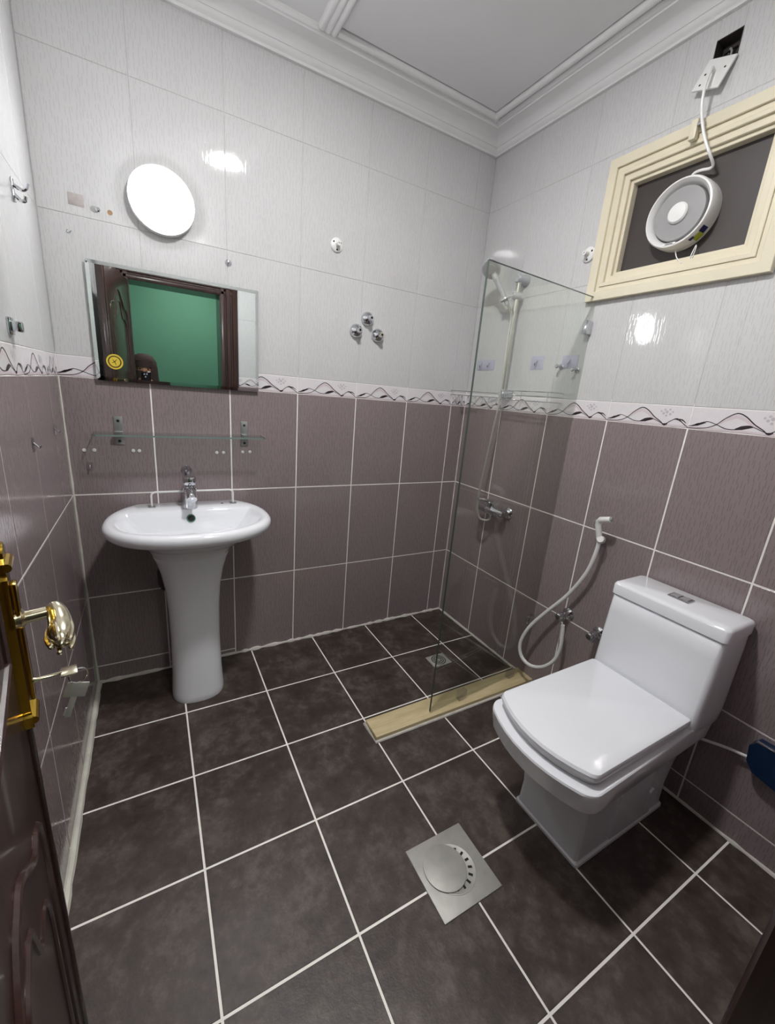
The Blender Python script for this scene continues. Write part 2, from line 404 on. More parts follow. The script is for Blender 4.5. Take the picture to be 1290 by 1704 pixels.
tile_wall('front', wall_front, gl(0.2893, 0.30, 6), 0.0, W, holes=[(DO['x0'] - 0.03, DO['x1'] + 0.03, -0.1, DO['z1'] + 0.03)])
fxl = [0.0] + [0.3346 + 0.3322 * i for i in range(5)] + [W]; fyl = [0.0] + [-0.342 - 0.3307 * i for i in range(5)] + [YF]
for i in range(6):
    for j in range(6):
        x0, x1, y1, y0 = fxl[i], fxl[i + 1], fyl[j], fyl[j + 1]
        g = 0.0031
        o = link('tile', tile_mesh(x1 - x0 - 2 * g, y1 - y0 - 2 * g, M_FLOOR_TILE, 'f'), floor)
        o.matrix_local = Matrix.Translation(((x0 + x1) / 2, (y0 + y1) / 2, 0)) @ FACES['floor'] @ Matrix.Rotation(random.uniform(-.0008, .0008), 4, 'X')

# ceiling, cornice, moulding ------------------------------------------
PANEL = dict(x0=0.978, x1=W - 0.14, y0=-1.80, y1=-0.128)
m = MB()
m.box((-0.1, YF - 0.18, ZC), (PANEL['x0'], 0.1, ZC + 0.1)); m.box((PANEL['x1'], YF - 0.18, ZC), (W + 0.1, 0.1, ZC + 0.1))
m.box((PANEL['x0'], PANEL['y1'], ZC), (PANEL['x1'], 0.1, ZC + 0.1)); m.box((PANEL['x0'], YF - 0.18, ZC), (PANEL['x1'], PANEL['y0'], ZC + 0.1))
m.box((-0.1, YF - 0.18, ZC + 0.1), (W + 0.1, 0.1, ZC + 0.13))
ceiling = struct('ceiling', 'white plaster ceiling with a recessed panel', 'ceiling', m, M_CEIL)
m = MB(); m.box((PANEL['x0'] + 0.006, PANEL['y0'] + 0.006, ZC + 0.001), (PANEL['x1'] - 0.006, PANEL['y1'] - 0.006, ZC + 0.03)); m.build('ceiling_panel', M_CEIL, ceiling)
prof = [(0.0, 2.532), (0.013, 2.532), (0.015, 2.537), (0.014, 2.541), (0.019, 2.545), (0.024, 2.553), (0.026, 2.560), (0.024, 2.563)]
for k in range(9):
    a = k / 8 * PI / 2; prof.append((0.026 + 0.060 * (1 - math.cos(a)), 2.563 + 0.036 * math.sin(a)))
prof += [(0.088, 2.603), (0.094, 2.605), (0.098, 2.611), (0.104, 2.614), (0.104, ZC), (0.0, ZC)]
rings = []
for d, z in prof:
    rings.append([Vector((d, YF + d, z)), Vector((W - d, YF + d, z)), Vector((W - d, -d, z)), Vector((d, -d, z))])
m = MB(); m.loft(rings + [rings[0]], False, False); trim_1 = struct('trim_1', 'white plaster cove cornice around the top of the walls', 'cornice', m, M_PLASTER)
# triple-ridged frame moulding round the recessed panel
def ridge_prof(n, wd, h):
    pts = [(0, 0)]
    for i in range(n):
        for k in range(1, 8):
            a = PI * k / 8; pts.append((wd / n * (i + 0.5 - 0.5 * math.cos(a)), -h * (0.45 + 0.55 * math.sin(a))))
    pts.append((wd, 0)); return pts
m = MB(); x0, x1, y0, y1 = PANEL['x0'], PANEL['x1'], PANEL['y0'], PANEL['y1']
P3 = ridge_prof(3, 0.072, 0.02)
m.loft([[Vector((x0 - d, y, ZC + h)) for d, h in P3] for y in (y0 - 0.03, y1 + 0.022)])
P1 = ridge_prof(1, 0.024, 0.017)
for a, b, ax in (((x0 - 0.0, y1), (x1 + 0.024, y1), 'y'), ((x0, y0), (x1 + 0.024, y0), '-y'), ((x1, y0 - 0.024), (x1, y1 + 0.024), 'x')):
    if ax == 'x': m.loft([[Vector((x1 + d, y, ZC + h)) for d, h in P1] for y in (a[1], b[1])])
    else:
        sg = 1 if ax == 'y' else -1
        m.loft([[Vector((x, a[1] + sg * d, ZC + h)) for d, h in P1] for x in (a[0], b[0])])
trim_2 = struct('trim_2', 'white ridged plaster moulding framing the ceiling panel', 'moulding', m, M_PLASTER)

# fillets of caulk along the floor and in the corner --------------------
def fillet(name, label, P, r, mat, jit=0.25, n=8, step=0.03):
    m = MB(); pts = []; P = [Vector(p) for p in P]
    for a, b in zip(P[:-1], P[1:]):
        k = max(2, int((b - a).length / step))
        pts += [a + (b - a) * (i / k) for i in range(k)]
    pts.append(P[-1])
    m.tube(pts, [r * (1 + random.uniform(-jit, jit)) for _ in pts], n)
    return struct(name, label, 'caulk', m, mat)
fillet('trim_3', 'thick cream caulk bead where the wall beside the door meets the floor', [(0.004, -0.01, 0.004), (0.005, -0.55, 0.004), (0.006, -1.2, 0.004)], 0.0125, M_CAULK, 0.15)
fillet('trim_4', 'rough white cement bead along the floor under the washbasin wall', [(0.01, -0.002, 0.002), (W - 0.01, -0.002, 0.002)], 0.009, M_CAULK_W, 0.5, step=0.022)
fillet('trim_5', 'white grout bead along the floor behind the toilet', [(W - 0.002, -0.01, 0.001), (W - 0.002, YF + 0.01, 0.001)], 0.0075, M_CAULK_W, 0.3)
fillet('trim_6', 'pale caulk line up the corner left of the washbasin', [(0.003, -0.003, 0.0), (0.001, -0.001, 0.45), (-0.001, 0.001, ZB)], 0.0048, M_CAULK, 0.3)
fillet('trim_7', 'pale caulk line up the corner of the shower', [(W - 0.0005, -0.0005, 0.0), (W - 0.0005, -0.0005, ZB)], 0.004, M_CAULK_W, 0.2)

# doorway, hall ----------------------------------------------------------
m = MB()
def jamb(xi, xo):
    s = 1 if xo > xi else -1; a = abs(xo - xi)
    pr_ = [(0, -1.912), (0.012, -1.906), (0.03, -1.906), (0.036, -1.912), (0.044, -1.912), (0.05, -1.904), (0.075, -1.904), (0.081, -1.911), (0.09, -1.911), (0.096, -1.903), (0.12, -1.903), (0.135, -1.912), (0.135, YF + 0.0005), (0.025, YF + 0.0005), (0.025, -2.13), (0, -2.13)]
    return [(xi + s * d * a / 0.135, y) for d, y in pr_]
RJ, LJ, HZ = 0.822, 0.205, 1.998
m.loft([[Vector((x, y, z)) for x, y in jamb(RJ, RJ + 0.135)] for z in (0, HZ + 0.12)])
dfr = struct('door_2', 'dark wood doorway frame with fluted casing, seen in the mirror', 'door frame', m, M_DOOR)
m = MB(); m.loft([[Vector((x, y, z)) for x, y in jamb(LJ, LJ - 0.135)] for z in (0, HZ + 0.12)]); m.build('jamb', M_DOOR, dfr)
m = MB(); m.loft([[Vector((x, y, HZ + (x0_ - RJ))) for x0_, y in jamb(RJ, RJ + 0.135)] for x in (LJ - 0.134, RJ + 0.134)]); m.build('header', M_DOOR, dfr)
m = MB(); m.box((-1.2, -3.75, -0.1), (2.6, -3.65, 2.75)); struct('wall_hall', 'green painted wall across the hall, seen in the mirror', 'wall', m, M_GREEN)
m = MB(); m.box((-1.3, -3.75, -0.1), (-1.2, YF - 0.18, 2.75)); struct('wall_hall_left', 'green painted end wall of the hall on the hinge side', 'wall', m, M_GREEN)
m = MB(); m.box((2.6, -3.75, -0.1), (2.7, YF - 0.18, 2.75)); struct('wall_hall_right', 'green painted end wall of the hall away from the hinges', 'wall', m, M_GREEN)
m = MB(); m.box((-1.2, YF - 0.19, -0.05), (DO['x0'], YF - 0.181, 2.7)); m.box((DO['x1'], YF - 0.19, -0.05), (2.6, YF - 0.181, 2.7)); m.box((DO['x0'], YF - 0.19, DO['z1']), (DO['x1'], YF - 0.181, 2.7)); struct('wall_hall_near', 'green painted hall side of the doorway wall', 'wall', m, M_GREEN)
m = MB(); m.box((-1.2, -3.65, -0.1), (2.6, YF - 0.2, 0.0)); struct('floor_hall', 'plain hall floor outside the doorway', 'floor', m, M_HALLFLOOR)
m = MB(); m.box((-1.2, -3.65, 2.65), (2.6, YF - 0.18, 2.75)); struct('ceiling_hall', 'white hall ceiling outside the doorway', 'ceiling', m, M_CEIL)
def round_lamp(name, label, loc, axis, r, h, emat, group=None):
    t = thing(name, label, 'lamp', loc)
    m = MB(); m.lathe([(r * 0.97, 0), (r, h * 0.15), (r, h * 0.62), (r * 0.985, h * 0.78), (r * 0.94, h * 0.80)], (0, 0, 0), axis, 48); m.build('housing', M_PLASTIC, t)
    m = MB(); m.lathe([(r * 0.94, h * 0.805), (r * 0.945, h * 0.86), (r * 0.92, h * 0.95), (r * 0.80, h), (0, h)], (0, 0, 0), axis, 48); m.build('diffuser', emat, t)
    return t
round_lamp('hall_fill_lamp', 'added unseen round lamp on the hall ceiling, lighting the green hall', (0.75, -2.9, 2.65), (0, 0, -1), 0.14, 0.05, M_HALLFILL)  # unseen lamp added so the green hall is lit in the mirror
round_lamp('ceiling_lamp', 'round lamp on the bathroom ceiling, seen as a bright oval reflection in the tiles', (0.765, -1.09, ZC), (0, 0, -1), 0.085, 0.04, M_CEILLAMP)
wl = pb(270, 333, -0.036)
round_lamp('wall_lamp', 'glowing round white lamp on the wall above the mirror', (wl.x, 0, wl.z), (0, -1, 0), 0.108, 0.038, M_WALLLAMP)

# ------------------------------------------------------------------ toilet
def rrect(u0, u1, hw, r, bow=0.0, z=0.0, nc=5, ne=8, hwb=None):
    """closed plan outline: u0 back, u1 front corners, bowed front; hwb = half width at the back"""
    hwb = hw if hwb is None else hwb
    pts = []
    def arc(cx, cy, a0):
        for k in range(nc + 1):
            a = a0 + PI / 2 * k / nc; pts.append((cx + r * math.cos(a), cy + r * math.sin(a)))
    def line(p, q):
        for k in range(1, ne): t = k / ne; pts.append((p[0] + (q[0] - p[0]) * t, p[1] + (q[1] - p[1]) * t))
    arc(u0 + r, -hwb + r, PI); line((u0 + r, -hwb), (u1 - r, -hw))
    arc(u1 - r, -hw + r, 1.5 * PI); line((u1, -hw + r), (u1, hw - r))
    arc(u1 - r, hw - r, 0); line((u1 - r, hw), (u0 + r, hwb))
    arc(u0 + r, hwb - r, PI / 2); line((u0, hwb - r), (u0, -hwb + r))
    out = []
    for x, y in pts:
        f = max(0.0, min(1.0, (x - (u1 - 0.18)) / 0.18)); f = f * f
        out.append(Vector((x + bow * f * (1 - (y / hw) ** 2), y, z)))
    return out
T = thing('toilet', 'white square one-piece toilet with closed lid against the tiled wall', 'toilet', (W, -1.362, 0), PI)
R_ = [(0.0, .085, .565, .126, .010, .0), (0.010, .085, .566, .125, .012, .0), (0.015, .09, .561, .119, .012, .0), (0.10, .09, .560, .117, .014, .0), (0.20, .075, .575, .120, .016, .004), (0.27, .06, .605, .130, .02, .012),
      (0.315, .05, .64, .150, .028, .022), (0.334, .045, .670, .166, .034, .034), (0.343, .04, .688, .178, .034, .044), (0.350, .036, .695, .184, .032, .05), (0.409, .022, .702, .188, .028, .054), (0.4145, .021, .700, .1865, .027, .0535), (0.417, .02, .696, .183, .026, .052)]
m = MB(); m.loft([rrect(u0, u1, hw, r, bow, z, hwb=min(hw, .172)) for z, u0, u1, hw, r, bow in R_]); m.build('bowl', M_PORC, T, 32)
# trap-way relief on both flanks
for s in (-1, 1):
    m = MB()
    for (a, b, c, d, th) in ((.40, .50, .03, .24, .006), ):
        pass
    out = [(.40, .02), (.40, .20), (.36, .245), (.28, .255), (.22, .22), (.215, .10), (.17, .03), (.17, .014)]
    m.prism([Vector((u, s * 0.112, z)) for u, z in out], (0, s * 0.011, 0)); m.build('trapway', M_PORC, T)
    m = MB(); m.prism([Vector((u, s * 0.110, z)) for u, z in [(.205, .03), (.205, .115), (.185, .125), (.155, .10), (.15, .03)]], (0, s * 0.0145, 0)); m.build('bolt_cover', M_PORC, T)
m = MB(); m.loft([rrect(u0, u1, hw, r, bow, z) for z, u0, u1, hw, r, bow in [(.4175, .215, .665, .160, .02, .048), (.421, .212, .672, .164, .022, .05), (.432, .212, .672, .164, .022, .05), (.4345, .215, .668, .161, .02, .048)]]); m.build('seat', M_PLASTIC, T)
m = MB(); m.loft([rrect(u0, u1, hw, r, bow, z) for z, u0, u1, hw, r, bow in [(.436, .212, .676, .167, .014, .05), (.438, .209, .680, .170, .016, .052), (.452, .208, .682, .171, .016, .052), (.459, .212, .678, .168, .014, .05), (.462, .219, .668, .160, .012, .045)]]); m.build('lid', M_PORC, T)
for s in (-1, 1):
    m = MB(); m.lathe([(0.010, 0), (0.012, 0.004), (0.012, 0.028), (0.010, 0.032)], (0.204, s * 0.12 - 0.016, .430), (0, 1, 0), 16); m.build('hinge', M_PLASTIC, T)
tk = [(0.33, .035, .120, .150, .02), (0.36, .022, .17, .165, .02), (0.40, .014, .205, .175, .02), (0.44, .012, .203, .178, .018), (0.55, .012, .195, .178, .018), (0.66, .012, .187, .178, .018), (0.716, .012, .182, .177, .016), (0.719, .016, .178, .173, .014)]
m = MB(); m.loft([rrect(u0, u1, hw, r, 0, z) for z, u0, u1, hw, r in tk]); m.build('tank', M_PORC, T, 50)
m = MB(); m.loft([rrect(u0, u1, hw, r, 0, z) for z, u0, u1, hw, r in [(.7205, .012, .182, .176, .014), (.724, .008, .187, .181, .016), (.757, .008, .187, .181, .016), (.765, .011, .183, .177, .016), (.768, .018, .175, .169, .014)]]); lid_ = m.build('tank_lid', M_PORC, T, 50)
m = MB(); m.box((.072, -.033, .767), (.118, .033, .7735), .002); fb = m.build('flush_button', M_CHROME, T)
m = MB(); m.box((.079, -.027, .773), (.111, -.002, .776), .0012); m.box((.079, .002, .773), (.111, .027, .776), .0012); m.build('button_key', M_GREYPL, fb)

# ------------------------------------------------------------------ pedestal washbasin
SX, SZ = 0.402, 0.822
S = thing('washbasin', 'white oval washbasin on a tall flared pedestal under the glass shelf', 'sink', (SX, 0, 0))
def oval(a, bf, bb, z, cy=-0.23, n=64, back=None, pw=2.2, k=0.0):
    out = []
    for i in range(n):
        t = 2 * PI * i / n - PI / 2
        c, s = math.cos(t), math.sin(t)
        x = a * math.copysign(abs(c) ** (2 / pw), c); y = (bb if s > 0 else bf) * math.copysign(abs(s) ** (2 / pw), s)
        yy = cy + y
        if back is not None: yy = min(yy, back)
        x *= 1 + k * (yy - cy)
        out.append(Vector((x, yy, z)))
    return out
rings = [oval(.130, .09, .10, .725, back=-.002), oval(.185, .13, .17, .732, back=-.002), oval(.238, .185, .24, .752, back=-.002), oval(.272, .222, .28, .768, back=-.002), oval(.288, .238, .29, .775, back=-.002),
         oval(.297, .246, .298, .786, back=-.002), oval(.300, .249, .30, .799, back=-.002), oval(.298, .247, .298, .810, back=-.002), oval(.291, .241, .292, .818, back=-.003), oval(.280, .230, .284, SZ, back=-.006),
         oval(.262, .204, .20, SZ - .001, pw=2.3, back=-.128), oval(.257, .199, .20, SZ - .006, pw=2.35, back=-.133), oval(.240, .182, .18, SZ - .026, pw=2.5, back=-.143), oval(.200, .150, .14, SZ - .075, pw=2.6, cy=-.235, back=-.165), oval(.160, .118, .10, SZ - .108, pw=2.5, cy=-.24, back=-.185), oval(.09, .07, .05, SZ - .120, pw=2.2, cy=-.24), oval(.016, .014, .012, SZ - .123, pw=2, cy=-.24)]
m = MB(); m.loft(rings); basin = m.build('basin', M_PORC, S, 60)
m = MB(); m.lathe([(.011, 0), (.0165, .001), (.018, .003), (.0165, .005), (.012, .005), (.011, .002)], (0.0, -.147, SZ - .034), (0, -1, .40), 24); ofr = m.build('overflow_ring', M_CHROME, basin)
m = MB(); m.lathe([(.012, 0), (.012, .0035), (0, .0036)], (0.0, -.147, SZ - .034), (0, -1, .40), 20); m.build('overflow_hole', M_BLACK, basin)
m = MB(); m.lathe([(.0, 0), (.006, 0.0), (.006, .0008), (0, .001)], (.135, -.055, SZ - .0006), (0, 0, 1), 14); m.build('tap_hole', M_BLACK, basin)
m = MB(); m.lathe([(.024, 0), (.026, .002), (.02, .004), (0, .003)], (0, -.24, SZ - .126), (0, 0, 1), 24); m.build('waste', M_CHROME, basin)
def ped(hw, yf, yb, z, n=40):
    out = []
    for i in range(n):
        t = 2 * PI * i / n; c, s = math.cos(t), math.sin(t)
        x = hw * math.copysign(abs(c) ** (2 / 2.4), c); cy = (yf + yb) / 2
        out.append(Vector((x - .008, cy + (yb - yf) / 2 * math.copysign(abs(s) ** (2 / 2.6), s), z)))
    return out
pr_ = [(0.0, .104, -.297), (.006, .106, -.299), (.03, .105, -.298), (.12, .100, -.293), (.28, .097, -.289), (.42, .099, -.291), (.52, .106, -.298), (.60, .119, -.312), (.655, .134, -.328), (.672, .140, -.333), (.676, .1385, -.332), (.70, .150, -.345), (.730, .166, -.366), (.745, .175, -.377)]
m = MB(); m.loft([ped(h, y, -.10, z) for z, h, y in pr_]); m.build('pedestal', M_PORC, S, 50)
m = MB(); m.tube(smooth_path([(-.03, -.06, .70), (-.10, -.055, .60), (-.112, -.05, .54), (-.112, -.045, .46), (-.112, -.03, .44), (-.112, -.004, .44)]), .017, 12); tp = m.build('trap_pipe', M_DARKPIPE, S)
m = MB(); m.lathe([(.024, 0), (.027, .01), (.027, .07), (.02, .085)], (-.112, -.05, .46), (0, 0, 1), 18); m.build('trap_cup', M_DARKPIPE, tp)
# tap
tb = Vector((0.004, -.098, SZ - .001))
fa = MB(); fa.lathe([(.028, 0), (.0285, .004), (.0265, .02), (.0245, .05), (.0245, .07), (.026, .078), (.026, .088), (.020, .093), (.020, .098)], tb, (0, 0, 1), 28)
fau = fa.build('tap_body', M_CHROME, S, 40)
m = MB(); m.tube(smooth_path([tb + Vector((0, -.004, .066)), tb + Vector((0, -.04, .074)), tb + Vector((0, -.075, .072)), tb + Vector((0, -.098, .058))]), [.021] * 8 + [.020] * 8 + [.019] * 8 + [.016], 16); m.build('spout', M_CHROME, fau)
m = MB(); m.lathe([(.018, .098), (.024, .101), (.0265, .106), (.027, .126), (.024, .133), (.012, .136), (0, .1365)], tb, (0, 0, 1), 28); m.build('cap', M_CHROME, fau)
m = MB(); m.tube(smooth_path([tb + Vector((0, .010, .126)), tb + Vector((0, .03, .138)), tb + Vector((0, .05, .145))]), [.008] * 8 + [.0075] * 8 + [.006], 12); m.build('lever', M_CHROME, fau)
# white guard rail standing on the basin
r0, r1 = -.138, .180
G = thing('wire_rail', 'thin white U-shaped rail standing on the washbasin behind the tap', 'rail', (SX, -.062, SZ + .0008))
h = .062
m = MB(); m.tube([Vector((r0, 0, .002))] + smooth_path([(r0, 0, h - .016), (r0 + .003, 0, h - .006), (r0 + .013, 0, h)], 4) + smooth_path([(r1 - .013, 0, h), (r1 - .003, 0, h - .006), (r1, 0, h - .016)], 4) + [Vector((r1, 0, .002))], .0042, 12); m.build('rod', M_PLASTIC, G)
for rx in (r0, r1):
    m = MB(); m.box((rx - .013, -.010, -.0005), (rx + .013, .010, .0035), .001); m.build('foot', M_ALU, G)

# ------------------------------------------------------------------ mirror and shelf
mx0, mx1, mz0, mz1 = .117, .707, 1.312, 1.716
Mi = thing('mirror', 'rectangular frameless wall mirror reflecting the green hall and doorway', 'mirror', ((mx0 + mx1) / 2, 0, (mz0 + mz1) / 2))
a, b = (mx1 - mx0) / 2, (mz1 - mz0) / 2
def rect(ix, y): return [Vector((-a + ix, y, -b + ix)), Vector((a - ix, y, -b + ix)), Vector((a - ix, y, b - ix)), Vector((-a + ix, y, b - ix))]
m = MB(); m.loft([rect(0, -.012), rect(0, -.016)], True, False); m.build('backing', M_MIRROR_EDGE, Mi)
m = MB(); m.loft([rect(0, -.016), rect(.012, -.0174)], False, True); m.build('glass', M_MIRROR, Mi, 2)
for sx in (-.2, .2):
    m = MB(); m.box((sx - .03, -.0125, b - .09), (sx + .03, 0.0, b - .05)); m.build('wall_batten', M_DARKPIPE, Mi)
sc_ = pb(191, 602, -.0186); sx_, sz_ = sc_.x - (mx0 + mx1) / 2, sc_.z - (mz0 + mz1) / 2
m = MB(); m.lathe([(.027, 0), (.027, .0006), (0, .0007)], (sx_, -.0174, sz_), (0, -1, 0), 32); st = m.build('sticker', M_STICK_Y, Mi)
m = MB(); Rg = [circle((sx_, -.0182, sz_), r, (0, 1, 0), 32) for r in (.0215, .0175)]; m.loft(Rg, False, False)
for ang, ln_ in ((0.9, .011), (2.3, .010), (3.6, .010), (5.0, .012)):
    d = Vector((math.cos(ang), 0, math.sin(ang))); n = Vector((-d.z, 0, d.x)); c = Vector((sx_, -.0182, sz_))
    m._add([c + n * .0014, c + d * ln_ + n * .0008, c + d * ln_ - n * .0008, c - n * .0014], [(0, 1, 2, 3)])
m.build('sticker_print', M_STICK_K, st)

Sh = thing('glass_shelf', 'narrow clear glass shelf on two metal brackets above the washbasin', 'shelf', (.403, 0, 1.118))
m = MB(); m.prism([Vector((-.313, -.003, -.003)), Vector((.313, -.003, -.003)), Vector((.313, -.100, -.003)), Vector((.300, -.115, -.003)), Vector((-.300, -.115, -.003)), Vector((-.313, -.100, -.003))], (0, 0, .006)); m.build('glass_plate', M_GLASS_SHELF, Sh)
m = MB(); m.box((-.300, -.1165, -.003), (.300, -.115, .003)); m.box((-.3132, -.1, -.003), (-.3129, -.003, .003)); m.box((.3129, -.1, -.003), (.3132, -.003, .003)); m.build('cut_edge', plain('shelf_edge', lin(120, 142, 136), .15), Sh)
for bx in (-.233, .243):
    m = MB(); m.box((bx - .015, -.004, -.047), (bx + .015, 0, .062), .001); br = m.build('bracket', M_ALU, Sh)
    m = MB(); m.box((bx - .015, -.032, -.0065), (bx + .015, -.002, -.0032), .0006); m.box((bx - .015, -.032, .0032), (bx + .015, -.002, .0055), .0006); m.build('clamp', M_ALU, br)
    for dz in (.045, -.034):
        m = MB(); m.lathe([(.0055, 0), (.0055, .001), (.003, .0022), (0, .0024)], (bx, -.004, dz), (0, -1, 0), 14); m.build('screw', M_BLACK, br)

# ------------------------------------------------------------------ small fixings on the washbasin wall
def plug(p, label, r=.0055):
    t = MB(); t.lathe([(r * 1.2, 0), (r * 1.2, .0015), (r * .9, .003), (r * .4, .0032), (r * .4, .001), (0, .001)], (0, 0, 0), (0, -1, 0), 14)
    o = t.build('wall_plug', M_PLASTIC); o.location = (p.x, 0, p.z); tag(o, label, 'wall plug', 'wall plugs under the glass shelf')
PLUGS = [(140, 749, 'outer one past the bracket nearer the door wall'), (157, 749, 'inner one past the bracket nearer the door wall'),
         (222, 750, 'beside the bracket nearer the door wall'), (232, 750, 'tapward neighbour of the door-side bracket plug'),
         (361, 753, 'tapward of the shower-side tile joint'), (372, 753, 'closest to the shower-side tile joint'),
         (404, 752, 'right under the bracket nearer the shower'), (416, 752, 'just past the bracket nearer the shower')]
for (x, y, lab) in PLUGS:
    plug(pb(x, y), 'tiny white plug under the glass shelf, ' + lab)
def flange_hook(name, label, p, axis, r, mat=M_PLASTIC):
    t = thing(name, label, 'hook', p); ax = Vector(axis)
    m = MB(); m.lathe([(r * .96, 0), (r, .002), (r * .97, .006), (r * .8, .009), (r * .45, .011), (.3 * r, .012)], (0, 0, 0), ax, 32); m.build('base_plate', mat, t)
    m = MB(); m.lathe([(.009, .010), (.0085, .022), (.0095, .030), (.0085, .033), (.004, .0332), (.004, .029)], (0, 0, 0), ax, 20); m.build('stub', mat, t)
    u = ax.orthogonal().normalized(); v = ax.cross(u)
    for k in range(3):
        an = PI / 2 + k * 2 * PI / 3; c = (Vector((0, 0, 1)) * math.sin(an) + ax.cross(Vector((0, 0, 1))) * math.cos(an)) * r * .66 * -1
        m = MB(); m.lathe([(.0038, .0075), (.0038, .0105), (0, .0106)], c, ax, 12); m.build('screw_hole', M_BLACK, t)
p = pb(560, 408); flange_hook('round_hook_base', 'round white hook base above the chrome valve caps', p, (0, -1, 0), .029)
p = pr(981, 424); flange_hook('round_hook_base', 'round white hook base beside the cream window frame', p, (-1, 0, 0), .029)
# three chrome valve caps
for (x, y, lab) in [(614, 530, 'chrome dome valve cap, upper one of three on the white tiles'), (595, 550, 'chrome dome valve cap, lower one nearest the mirror'), (631, 558, 'chrome dome valve cap, lower one nearest the shower corner')]:
    p = pb(x, y, -.02); t = thing('valve_cap', lab, 'valve', (p.x, 0, p.z), group='chrome valve caps')
    m = MB(); m.lathe([(.031, 0), (.032, .003), (.0315, .008), (.028, .018), (.021, .026), (.013, .030), (.012, .031)], (0, 0, 0), (0, -1, 0), 32); m.build('dome', M_CHROME, t)
    m = MB(); m.lathe([(.0115, .028), (.0115, .050), (.0105, .053), (.0055, .053), (.0055, .046)], (0, 0, 0), (0, -1, 0), 24); stb = m.build('stub', M_CHROME, t)
    m = MB(); m.lathe([(.0054, .047), (0, .0471)], (0, 0, 0), (0, -1, 0), 16); m.build('bore', M_BLACK, stb)
# clear little hooks and left-over marks
def clear_hook(p, rot, label, sz=.026, group='clear adhesive hooks'):
    t = thing('adhesive_hook', label, 'hook', p, rot, group)
    m = MB(); m.box((-sz / 2, -.0015, -sz * .75), (sz / 2, 0, sz * .75), .0006); m.build('pad', M_CLEAR, t)
    m = MB(); m.tube(smooth_path([(0, -.001, sz * .2), (0, -.008, -sz * .1), (0, -.013, -sz * .3), (0, -.016, -sz * .1)], 5), .0028, 8); m.build('hook', M_CHROME, t)
clear_hook(pb(150, 776), 0, 'clear adhesive hook under the left end of the glass shelf', .022)
clear_hook(pl(55, 740), PI / 2, 'clear adhesive hook on the wall beside the door, further from the corner')
clear_hook(pl(90, 715), PI / 2, 'clear adhesive hook on the wall beside the door, closer to the corner', .024)
p = pb(310, 783); t = thing('suction_disc', 'clear round suction disc on the dark tile above the tap', 'suction cup', (p.x, 0, p.z))
m = MB(); m.lathe([(.022, 0), (.021, .001), (.008, .004), (.005, .008), (0, .009)], (0, 0, 0), (0, -1, 0), 28); m.build('disc', M_CLEAR, t)
m = MB(); m.lathe([(.003, .0085), (.004, .012), (0, .014)], (0, 0, 0), (0, -1, 0), 12); m.build('knob', M_PLASTIC, t)
p = pb(380, 438); t = thing('small_round_hook', 'small clear round hook on the white tile above the mirror corner', 'hook', (p.x, 0, p.z))
m = MB(); m.lathe([(.013, 0), (.013, .002), (.009, .004), (.0, .0045)], (0, 0, 0), (0, -1, 0), 24); m.build('disc', M_CLEAR, t)
m = MB(); m.lathe([(.003, .0040), (.0035, .011), (0, .013)], (0, 0, 0), (0, -1, 0), 12); m.build('pin', M_CHROME, t)
p = pb(126, 332); m = MB(); m.box((-.022, -.0012, -.018), (.022, 0, .018), .0004); o = m.build('glue_patch', M_RESIDUE); o.location = (p.x, 0, p.z); tag(o, 'faded square glue patch on the white tile beside the round lamp', 'glue mark')
p = pb(163, 349); t = thing('cut_bolt', 'small cut bolt end in the white tile beside the round lamp', 'bolt', (p.x, 0, p.z))
m = MB(); m.lathe([(.007, 0), (.007, .003), (.0045, .004), (.0045, .010), (0, .0102)], (0, 0, 0), (0, -1, 0), 16); m.build('shank', M_CHROME, t)
m = MB(); m.lathe([(.010, 0), (.010, .001), (0, .0011)], (-.012, 0, -.001), (0, -1, 0), 16); m.build('washer', M_ALU, t)
p = pb(183, 354); m = MB(); m.lathe([(.008, 0), (.008, .0006), (0, .0007)], (0, 0, 0), (0, -1, 0), 14); o = m.build('rust_spot', M_RUST); o.location = (p.x, 0, p.z); tag(o, 'small rusty brown spot on the white tile beside the lamp', 'stain')
p = pb(115, 384); m = MB(); m.tube([(-.006, -.002, .002), (-.004, -.004, -.002), (0, -.005, -.004), (.004, -.004, -.002), (.006, -.002, .002)], .0016, 8); o = m.build('wire_loop', M_CHROME); o.location = (p.x, 0, p.z); tag(o, 'tiny bent wire loop on the white tile left of the mirror', 'wire')
# chrome hooks on the left wall
def chrome_hook(p, rot, label, kind):
    t = thing('chrome_hook', label, 'hook', p, rot, 'chrome hooks')
    if kind == 0:
        m = MB(); m.box((-.010, -.004, -.028), (.010, 0, .028), .0015); m.build('plate', M_CHROME, t)
        m = MB(); m.tube(smooth_path([(0, -.003, .012), (0, -.02, .004), (0, -.030, .010), (0, -.034, .022)], 5), .0045, 10); m.build('prong', M_CHROME, t)
        m = MB(); m.tube(smooth_path([(0, -.003, -.010), (0, -.016, -.022), (0, -.024, -.020), (0, -.027, -.010)], 5), .0045, 10); m.build('prong', M_CHROME, t)
    else:
        m = MB(); m.box((-.02, -.006, -.02), (.02, 0, .02), .002); m.build('plate', M_CHROME, t)
        m = MB(); m.box((-.014, -.026, -.012), (.014, -.006, .012), .003); m.build('clamp', M_CHROME, t)
chrome_hook(pl(20, 315), PI / 2, 'double chrome robe hook high on the white wall beside the door', 0)
chrome_hook(pl(15, 542), PI / 2, 'square chrome clamp on the white wall beside the door, above the border', 1)

